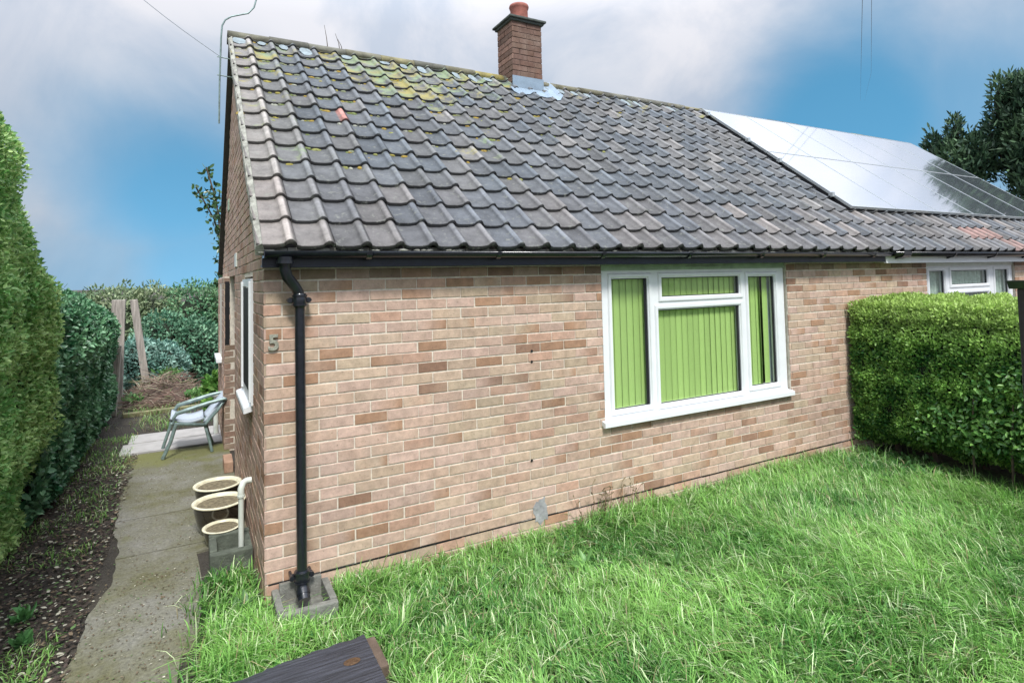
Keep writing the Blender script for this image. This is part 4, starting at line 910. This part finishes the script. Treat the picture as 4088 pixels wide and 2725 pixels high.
rosette(-.14, -.02, 16, .10, .022, 'broad pale-leaved weed at the foot of the corner bricks', ca=(.10, .22, .07), cb=(.22, .36, .16))
rosette(-.24, .45, 14, .08, .016, 'green weed beside the path in front of the dark gully box')
o = rosette(5.5, -.55, 420, .06, .017, 'low ivy and bindweed patch at the foot of the clipped hedge', name='ground_ivy', cat='ivy', ca=(.05, .14, .04), cb=(.15, .33, .10))
me = o.data; co = np.empty(len(me.vertices)*3, np.float32); me.vertices.foreach_get('co', co); co = co.reshape(-1, 6, 3)
k = len(co); co += np.stack([rng.normal(0, .33, k), rng.normal(0, .22, k), rng.uniform(0, .05, k)], 1)[:, None, :]; me.vertices.foreach_set('co', co.ravel()); me.update()
# dry stems against the wall
mm = MB(); r = random.Random(12)
for i in range(16):
    x = r.uniform(2.35, 2.95); pts = [(x, -.06, 0)]; 
    for q in range(4): pts.append((pts[-1][0]+r.uniform(-.04, .04), -.06+r.uniform(-.03, .03), pts[-1][2]+r.uniform(.04, .09)))
    mm.tube(pts, [.003, .003, .0025, .002, .001], 5, (.20, .14, .08), False)
    for q in range(3): b_ = Vector(pts[2+q % 3]); mm.tube([b_, b_+Vector((r.uniform(-.05, .05), r.uniform(-.02, .02), r.uniform(0, .04)))], [.003, .006], 5, (.22, .17, .10), False)
o = mm.build('dry_weed', simple('stem', (1, 1, 1), .9, attr=True, bump=0), origin=(2.6, -.06, 0)); tag(o, 'withered brown weed stems standing against the wall below the window', 'weed')
# leaf litter on the soil strip and the path
n = 15000; P = np.stack([rng.uniform(-1.7, -.35, n), rng.uniform(-.6, 4.4, n), np.full(n, .006)], 1)
dens = np.where(P[:, 0] < -.96, .95, np.where(P[:, 1] < .9, .34, .10)); P = P[(rng.uniform(0, 1, n) < dens)]; n = len(P)
onp = P[:, 0] > -.97; P[:, 2] = np.where(onp, .009, rng.uniform(.0, .02, n))
tcol = rng.uniform(0, 1, (n, 1)); cc = np.where(tcol < .42, np.array((.075, .055, .045)), np.where(tcol < .55, np.array((.20, .15, .10)), np.where(tcol < .66, np.array((.50, .48, .38)), np.where(tcol < .88, np.array((.055, .04, .03)), np.array((.13, .22, .08))))))*rng.uniform(.7, 1.2, (n, 1))
a = rng.uniform(0, 2*PI, n); Nn = np.stack([np.cos(a), np.sin(a), rng.uniform(-.05, .25, n)], 1)
ax = norm(Nn); side = norm(np.cross(ax, np.array([0, 0, 1.]))+rng.normal(0, .15, (n, 3))); l = np.where(onp, .014, .030)[:, None]*rng.uniform(.5, 1.3, (n, 1)); wv = l*rng.uniform(.2, .4, (n, 1))
V = np.stack([P, P+ax*l*.35-side*wv, P+ax*l*.7-side*wv*.8, P+ax*l, P+ax*l*.7+side*wv*.8, P+ax*l*.35+side*wv], 1); V[:, :, 2] = np.maximum(V[:, :, 2], .0055)+np.array([0, .002, .002, .001, .002, .002])
cc = np.where(onp[:, None] & (cc.sum(1, keepdims=True) < .3), np.array((.15, .115, .07)), cc)
b = (np.arange(n)*6)[:, None]; F = np.concatenate([b+np.array([0, 1, 2, 3]), b+np.array([0, 3, 4, 5])])
o = mesh_np('leaf_litter', V.reshape(-1, 3), F, np.repeat(cc, 6, 0), M['litter']); tag(o, 'brown and cream fallen leaves scattered over the soil and path', 'leaf litter', kind='stuff')

# ------------------------------------------------------------------ hedges
def hedge_core(parent, pts, name='branches'):
    mm = MB(); vs, fs = pts; mm.add(vs, fs); return mm.build(name, M['core'], parent)
def left_hedge(name, y0, y1, hfun, n, ln, wd, cA, cB, mat, label, xface=-1.50, seed=0, bulge=.12, gamma=1., back=1.4):
    e = empty(name, (xface-.3, (y0+y1)/2, 0), label, 'hedge')
    t = rng.uniform(0, 1, n); y = y0+(y1-y0)*rng.uniform(0, 1, n); H = hfun(y); topm = rng.uniform(0, 1, n) < .20
    z = H*rng.uniform(.0, 1.0, n); fx = xface + bulge*np.sin(PI*np.clip(z/H, 0, 1))**.7 - .30*np.clip((z/H-.80)/.2, 0, 1)**2
    P = np.stack([fx, y, z], 1); Nn = np.tile(np.array([1., -.15, .15]), (n, 1))
    d = rng.exponential(.05, n); P[:, 0] -= d; 
    P[topm, 0] = xface-.25-rng.uniform(0, back*.7, topm.sum()); P[topm, 2] = H[topm]*rng.uniform(.97, 1.02, topm.sum()); Nn[topm] = (0.2, 0, 1)
    P[:, 0] += .10*lump(P, 3.2, seed)+.05*lump(P, 8, seed+3); P[:, 2] += .04*lump(P, 6, seed+5)*(z/H)
    # the end that faces the camera
    m_ = int(n*.12); q = np.stack([xface-rng.uniform(0, back, m_), np.full(m_, y0)-.05+rng.exponential(.05, m_), hfun(np.full(m_, y0))*rng.uniform(0, 1, m_)], 1); q[:, 1] += .07*lump(q, 4, seed)
    P = np.concatenate([P, q]); Nn = np.concatenate([Nn, np.tile(np.array([0, -1., .1]), (m_, 1))])
    P = P[P[:, 2] > .0]; Nn = Nn[:len(P)]
    tt = np.clip(.5+.5*lump(P, 5, seed+9)+rng.normal(0, .3, len(P)), 0, 1)[:, None]**gamma; cols = (np.array(cA)*(1-tt)+np.array(cB)*tt)*rng.uniform(.7, 1.25, (len(P), 1))
    V, F, c = leaves(P, Nn, ln, wd, None, None, up_bias=.15, spread=.9, droop=.1, cols=cols)
    mesh_np('foliage', V, F, c, mat, e)
    k = 24; vs = []
    for i in range(k+1):
        yy = y0+.06+(y1-y0-.1)*i/k; h = float(hfun(np.array([yy]))[0])-.10
        vs += [(xface-.06, yy, 0), (xface+bulge*.7-.10, yy, h*.5), (xface-.28, yy, h), (xface-back, yy, h), (xface-back, yy, 0)]
    fs = [(i*5+q_, i*5+q_+1, i*5+5+q_+1, i*5+5+q_) for i in range(k) for q_ in range(4)]+[(0, 1, 2, 3, 4), (k*5+4, k*5+3, k*5+2, k*5+1, k*5)]
    hedge_core(e, (vs, fs)); return e
hf1 = lambda y: np.interp(y, [-1.5, .3, 1.3, 1.8, 2.2, 2.6], [4.5, 4.1, 3.6, 3.15, 2.80, 2.50])
left_hedge('hedge', -1.3, 2.45, hf1, 78000, .040, .0095, (.16, .38, .10), (.60, .80, .32), M['leaf'], 'tall bright green leafy hedge filling the left edge beside the path', -1.69, 1, bulge=.26)
hf2 = lambda y: np.interp(y, [1.9, 2.7, 3.5, 5.3, 7.3], [2.45, 2.36, 2.15, 1.95, 1.86])
left_hedge('ivy_hedge', 2.35, 7.3, hf2, 42000, .062, .019, (.03, .13, .055), (.25, .48, .26), M['leafdark'], 'dark glossy ivy-leaved hedge farther along the left of the path', -1.62, 6, gamma=1.6, bulge=.12)

# clipped hedge on the right: box with a rounded top, undercut foot
rh = empty('hedge', (6.6, -1.4, 0), 'dense clipped evergreen hedge standing against the wall on the right', 'hedge')
HX0, HX1, HY0, HY1 = 6.02, 7.05, -3.6, -.03
def rh_prof(u):       # perimeter of the hedge section in (x,z): face, round shoulder, top
    pts = np.array([(6.42, .10), (6.16, .22), (6.02, .42), (5.98, .9), (5.99, 1.35), (6.02, 1.52), (6.12, 1.63), (6.30, 1.67), (7.05, 1.69)])
    s = np.concatenate([[0], np.cumsum(np.hypot(*np.diff(pts, axis=0).T))]); t = u*s[-1]
    x = np.interp(t, s, pts[:, 0]); z = np.interp(t, s, pts[:, 1]); x2 = np.interp(t+.02, s, pts[:, 0]); z2 = np.interp(t+.02, s, pts[:, 1])
    tx, tz = x2-x, z2-z; l_ = np.maximum(np.hypot(tx, tz), 1e-6); return x, z, -tz/l_, tx/l_
n = 90000; u = rng.uniform(0, 1, n); y = HY0+(HY1-HY0)*rng.uniform(0, 1, n)**.8; x, z, nx_, nz_ = rh_prof(u); d = rng.exponential(.035, n)
P = np.stack([x-nx_*d, y, z-nz_*d], 1); Nn = np.stack([nx_, np.full(n, -.1), nz_], 1)
# end toward the wall
m_ = 9000; xe = rng.uniform(5.99, 7, m_); q = np.stack([xe, HY1-.02-rng.exponential(.03, m_), rng.uniform(.15, 1.65, m_)], 1); P = np.concatenate([P, q]); Nn = np.concatenate([Nn, np.tile(np.array([-.4, .6, .1]), (m_, 1))])
P += Nn*(.045*lump(P, 7, 2)+.03*lump(P, 15, 5))[:, None]; P[:, 1] = np.minimum(P[:, 1], -.045)
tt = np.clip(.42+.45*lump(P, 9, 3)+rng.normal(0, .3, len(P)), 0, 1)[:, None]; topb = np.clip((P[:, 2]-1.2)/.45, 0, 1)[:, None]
cols = (np.array((.035, .14, .03))*(1-tt)+np.array((.33, .57, .13))*tt); cols = cols*(1-topb*.6)+np.array((.55, .70, .20))*topb*.6; cols *= rng.uniform(.7, 1.25, (len(P), 1))  # upper leaves blended paler, painting in the light on the hedge top
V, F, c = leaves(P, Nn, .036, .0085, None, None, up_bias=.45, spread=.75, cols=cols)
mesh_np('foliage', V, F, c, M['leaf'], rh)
us = np.linspace(0, 1, 14); x, z, nx_, nz_ = rh_prof(us); x = x-nx_*.07; z = z-nz_*.07; pr_ = list(zip(x, z))+[(7.05, .1)]
mm = MB(); mm.prism([(a, b) for a, b in pr_], 'y', HY0, HY1-.05); mm.build('branches', M['core'], rh)
r = random.Random(4)
for i in range(9): mm = MB(); yy = -.25-.38*i; mm.tube([(6.5+r.uniform(-.1, .1), yy, 0), (6.45+r.uniform(-.1, .1), yy+r.uniform(-.1, .1), .5)], [.035, .025], 7); mm.build('stem', M['bark'], rh)
# ivy growing through its nearer lower half
iv = empty('ivy', (6.1, -1.6, 0), 'larger-leaved ivy climbing through the lower right part of the clipped hedge', 'ivy')
n = 4300; y = rng.uniform(-3.2, -.7, n); z = rng.uniform(.28, 1.25, n); ok = z+rng.normal(0, .12, n) < .35+.95*np.clip((-.5-y)/1.3, 0, 1); y, z = y[ok], z[ok]; n = len(y)
P = np.stack([5.985+.03*rng.normal(0, 1, n)+np.clip((.42-z), 0, 1)*.6, y, z], 1); P[:, 0] += .05*lump(P, 7, 2)
tt = rng.uniform(0, 1, (n, 1))**1.4; cols = np.array((.05, .16, .04))*(1-tt)+np.array((.22, .42, .10))*tt
V, F, c = leaves(P, np.tile(np.array([-1., -.3, .1]), (n, 1)), .054, .015, None, None, up_bias=-.1, spread=.8, droop=.2, cols=cols); mesh_np('foliage', V, F, c, M['leafdark'], iv)
for i in range(7): mm = MB(); yy = -1.1-.3*i; mm.tube([(6.15, yy, 0), (6.02, yy-.05, .35), (5.97, yy-.1, .8)], [.012, .01, .006], 6); mm.build('stem', M['bark'], iv)

# ------------------------------------------------------------------ shrubs and trees
def blob_cloud(blobs, n, feather=0.0):
    """points on and in lumpy ellipsoids; returns positions and normals"""
    wts = np.array([b[3]*b[4] for b in blobs]); idx = rng.choice(len(blobs), n, p=wts/wts.sum()); B = np.array([b[:6] for b in blobs])[idx]
    v = norm(rng.normal(0, 1, (n, 3))); rad = 1-rng.exponential(.10, n)+feather*np.abs(rng.normal(0, .16, n))*(rng.uniform(0, 1, n) < .5); rad = np.clip(rad, .2, 1.6)[:, None]
    P = B[:, :3]+v*B[:, 3:6]*rad*(1+.16*lump(v*3+B[:, :3], 2, 1))[:, None]
    return P, norm(v/B[:, 3:6])
def shrub(name, blobs, n, ln, wd, cA, cB, mat, label, cat='shrub', core=True, stem=None, gamma=1.2, seed=0, group=None, cscale=.72, up=.2, feather=0.0):
    b0 = blobs[0]; e = empty(name, (b0[0], b0[1], 0), label, cat, group)
    P, Nn = blob_cloud(blobs, n, feather); ok = P[:, 2] > .02; P, Nn = P[ok], Nn[ok]
    tt = np.clip(.45+.5*lump(P, 2.2/max(b0[3], .3), seed)+rng.normal(0, .28, len(P)), 0, 1)[:, None]**gamma
    cols = (np.array(cA)*(1-tt)+np.array(cB)*tt)*rng.uniform(.65, 1.3, (len(P), 1))
    V, F, c = leaves(P, Nn, ln, wd, None, None, up_bias=up, spread=1.0, cols=cols); mesh_np('foliage', V, F, c, mat, e)
    if core:
        mm = MB()
        for b in blobs:
            k = len(mm.v); mm.lathe([(max(.001, math.sin(PI*i/8)), -math.cos(PI*i/8)) for i in range(9)], 0, 0, 0, 12)
            for q in range(k, len(mm.v)): v = mm.v[q]; mm.v[q] = (b[0]+v[0]*b[3]*cscale, b[1]+v[1]*b[4]*cscale, max(0, b[2]+v[2]*b[5]*cscale))
        mm.build('branches', M['core'], e)
    if stem:
        mm = MB()
        for s in stem: mm.tube(s[0], s[1], 8)
        mm.build('trunk', M['bark'], e)
    return e
# rear boundary growth seen over the end of the path
shrub('conifer', [(-1.9, 11.6, .8, .8, .8, 1.25), (-1.2, 11.8, .9, .8, .8, 1.15), (-2.7, 11.6, .9, .8, .8, 1.05)], 15000, .11, .018, (.12, .20, .10), (.36, .42, .24), M['leafdull'], 'feathery grey-green conifer bush behind the timber posts', cat='bush')
shrub('conifer', [(-.3, 11.4, .9, .8, .8, 1.22), (.4, 11.3, .9, .8, .8, 1.2), (1.2, 11.3, .9, .8, .8, 1.25)], 14000, .10, .018, (.05, .17, .08), (.24, .40, .20), M['leafdull'], 'dense mid-green conifer bush closing the rear garden beside the gable', cat='bush')
shrub('shrub', [(-.95, 9.9, .75, .55, .5, .75), (-.35, 9.8, .6, .5, .5, .75)], 7000, .08, .018, (.05, .16, .09), (.24, .42, .26), M['leafdull'], 'blue-green shrub in front of the rear conifers')
shrub('shrub', [(-1.28, 8.9, .55, .42, .4, .50), (-.9, 9.0, .45, .42, .4, .50)], 6000, .07, .017, (.10, .24, .19), (.34, .52, .44), M['leafdull'], 'pale bluish spreading shrub beside the leaning timber posts')
shrub('green_plant', [(-.10, 6.75, .22, .12, .14, .34)], 500, .11, .032, (.10, .26, .05), (.28, .48, .12), M['leaf'], 'bright green leafy plant at the foot of the rear brick pier', cat='plant', core=False)
# heap of brown prunings
e = empty('brush_heap', (-.9, 8.2, 0), 'brown heap of cut twigs and dead stems in the rear garden', 'brush heap')
mm = MB(); r = random.Random(15)
for i in range(900):
    a = r.uniform(0, 2*PI); q = r.random()**.5; x = -.85+.62*q*math.cos(a); y = 8.1+.8*q*math.sin(a); z = .42*(1-q*q)*r.uniform(.6, 1.1); l = r.uniform(.12, .45); th = r.uniform(0, 2*PI); dz = r.uniform(-.3, .5)
    c = r.choice([(.20, .14, .10), (.30, .23, .17), (.12, .09, .07), (.40, .34, .26), (.26, .16, .13), (.18, .22, .10)])
    mm.tube([(x, y, z), (x+math.cos(th)*l*.5, y+math.sin(th)*l*.5, z+dz*l*.5+.02), (x+math.cos(th)*l, y+math.sin(th)*l, max(.01, z+dz*l))], [.006, .005, .002], 4, c, False)
mm.build('twigs', simple('twig', (1, 1, 1), .9, attr=True, bump=0), e)
mm = MB(); mm.lathe([(.62, 0), (.5, .17), (.3, .30), (.0, .36)], 0, 0, 0, 20)
for q in range(len(mm.v)): v = mm.v[q]; mm.v[q] = (-.85+v[0], 8.1+v[1]*1.3, v[2])
mm.build('mound', simple('mould', (.10, .065, .05), .95, nscale=9, namt=.5, bump=1), e)
for cx_, cy_, k_, lb in ((-.35, 7.6, 110, 'leafy green weeds growing out of the right side of the brush heap'), (-1.2, 7.7, 110, 'leafy weeds beside the brush heap and the timber post'), (-.75, 8.6, 100, 'small green weeds on top of the brush heap')):
    o = rosette(cx_, cy_, k_, .10, .024, lb, z=.12 if cy_ < 8 else .40, ca=(.07, .2, .06), cb=(.26, .46, .16))
    me = o.data; co = np.empty(len(me.vertices)*3, np.float32); me.vertices.foreach_get('co', co); co = co.reshape(-1, 6, 3); k = len(co)
    co += np.stack([rng.normal(0, .08, k), rng.normal(0, .08, k), rng.uniform(-.06, .04, k)], 1)[:, None, :]; me.vertices.foreach_set('co', co.ravel()); me.update()
# rough grass and soil between
n = 9000; P = np.stack([rng.uniform(-1.75, .0, n), rng.uniform(5.5, 10.5, n), np.zeros(n)], 1); P = P[(lump(P, 2.6, 3)+rng.normal(0, .35, n)) > .05]; n = len(P)
P2 = np.stack([rng.uniform(-1.75, -1.05, 4200), rng.uniform(1.4, 5.5, 4200), np.zeros(4200)], 1); P2 = P2[(lump(P2, 4, 1)+rng.normal(0, .3, 4200)) > (.45-.10*P2[:, 1])]
P3 = np.stack([rng.uniform(-1.75, -1.05, 1500), rng.uniform(-.3, .35, 1500), np.zeros(1500)], 1); P3 = P3[(P3[:, 1]-.3*P3[:, 0]) < .60+rng.normal(0, .08, 1500)]
PP = np.concatenate([P, P2, P3]); cc = grass_cols(PP, len(PP)); dry = rng.uniform(0, 1, (len(PP), 1)) < np.where(PP[:, 1:2] > 5.5, .45, .1); cc = np.where(dry, np.array((.30, .25, .13))*rng.uniform(.6, 1.2, (len(PP), 1)), cc)
V, F, c = blades(PP, np.where(PP[:, 1] > 5.5, .11, .06), .006, None, None, lean=1.2, cols=cc); o = mesh_np('rough_grass', V, F, c, M['grass']); tag(o, 'patchy rough grass and dry stalks along the path edge and rear garden', 'grass', kind='stuff')
# old timber posts
def timber(loc, w_, d_, h, lean, label, g='weathered timber posts in the rear garden'):
    mm = MB(); x, y = loc; mm.box(x-w_/2, x+w_/2, y-d_/2, y+d_/2, 0, h, bev=.012, rot=Matrix.Rotation(lean, 3, 'Y'), at=(x, y, 0)); o = mm.build('timber_post', M['wood'], origin=(x, y, 0)); tag(o, label, 'post', g)
timber((-1.53, 7.85), .19, .08, 1.80, .02, 'broad upright weathered timber post at the end of the ivy hedge')
timber((-1.10, 8.5), .12, .05, 1.80, -.13, 'narrow weathered timber post leaning left behind the upright one')
timber((-1.52, 7.15), .14, .08, 1.1, .06, 'short weathered timber stump half buried in the ivy hedge')
mm = MB(); mm.box(-1.35, -.1, 7.0, 7.12, -.02, .05, bev=.01, rot=Matrix.Rotation(.10, 3, 'Z'), at=(-.7, 7, 0)); o = mm.build('timber_edging', simple('mossy_timber', (.20, .19, .10), .9, nscale=8, namt=.4, bump=.6), origin=(-.7, 7, 0)); tag(o, 'mossy timber edging lying across the rear garden behind the chair', 'timber edging')
# climber showing behind the gable
def climber(pts, n, label):
    e = empty('climbing_plant', pts[0], label, 'climbing plant')
    mm = MB(); mm.tube(pts, [.012]*len(pts), 6); mm.build('stem', M['bark'], e)
    A = np.array(pts); i = rng.integers(1, len(pts), n); t = rng.uniform(0, 1, (n, 1)); P = A[i-1]*(1-t)+A[i]*t+rng.normal(0, .05, (n, 3))
    V, F, c = leaves(P, norm(rng.normal(0, 1, (n, 3))), .10, .025, (.03, .08, .03), (.09, .18, .06), cols=None); mesh_np('foliage', V, F, c, M['leafdark'], e)
climber([(.02, 6.35, 0), (.0, 6.35, 2.0), (-.03, 6.3, 2.9), (-.08, 6.28, 3.35), (-.22, 6.25, 3.85)], 190, 'dark climber poking out from behind the gable at eaves level, its upper shoot')
climber([(.06, 6.4, 0), (.0, 6.42, 2.6), (-.10, 6.40, 3.05), (-.36, 6.38, 3.55)], 170, 'dark climber shoot leaning left out from behind the gable, lower of two')
# evergreens behind the far roof
for (nm, bl_, n_, lab) in (('tree', [(19.7, 5.1, 4.6, .7, .7, 1.25), (19.4, 5.8, 4.3, .7, .7, 1.0), (19.73, 4.92, 6.0, .2, .2, .55), (19.5, 5.42, 5.6, .2, .2, .55), (19.25, 5.95, 5.1, .22, .22, .5), (19.9, 4.5, 5.2, .35, .35, .7)], 11000, 'smaller dark evergreen tree behind the far end of the solar panels'),
                           ('tree', [(20.7, 3.0, 4.8, .95, .95, 2.0), (20.5, 3.5, 5.6, .6, .6, 1.2), (20.15, 3.95, 6.7, .22, .22, .85), (20.45, 3.3, 6.7, .45, .45, .75), (20.2, 4.15, 5.6, .3, .3, .8), (20.9, 2.5, 6.3, .7, .7, 1.0), (20.3, 3.7, 7.0, .25, .25, .5)], 17000, 'tall dark evergreen tree at the right edge of the picture')):
    b0 = bl_[0]
    st = [([(b0[0], b0[1], 0), (b0[0]+.05, b0[1], 2.2), (b0[0], b0[1]+.05, b0[2]+b0[5]*.6)], [.22, .17, .07])]+[([(b0[0], b0[1], 2.2), (b[0], b[1], b[2])], [.10, .03]) for b in bl_[1:]]
    shrub(nm, bl_, n_, .20, .028, (.02, .055, .03), (.13, .23, .11), M['leafdull'], lab, 'tree', core=True, stem=st, gamma=1.5, cscale=.55, up=.9, seed=4, feather=1.0)
# twigs of a weed rooted in the ridge
mm = MB()
for dx, h in ((.0, .30), (.14, .22), (.17, .16)): mm.tube([(1.0+dx, 2.99, 4.74), (.985+dx, 2.99, 4.74+h*.5), (.96+dx*.9, 2.99, 4.74+h)], [.006, .004, .002], 5)
o = mm.build('ridge_weed', M['bark'], origin=(1.0, 2.99, 4.74)); tag(o, 'thin bare weed twigs sticking up from the mossy roof ridge', 'weed')
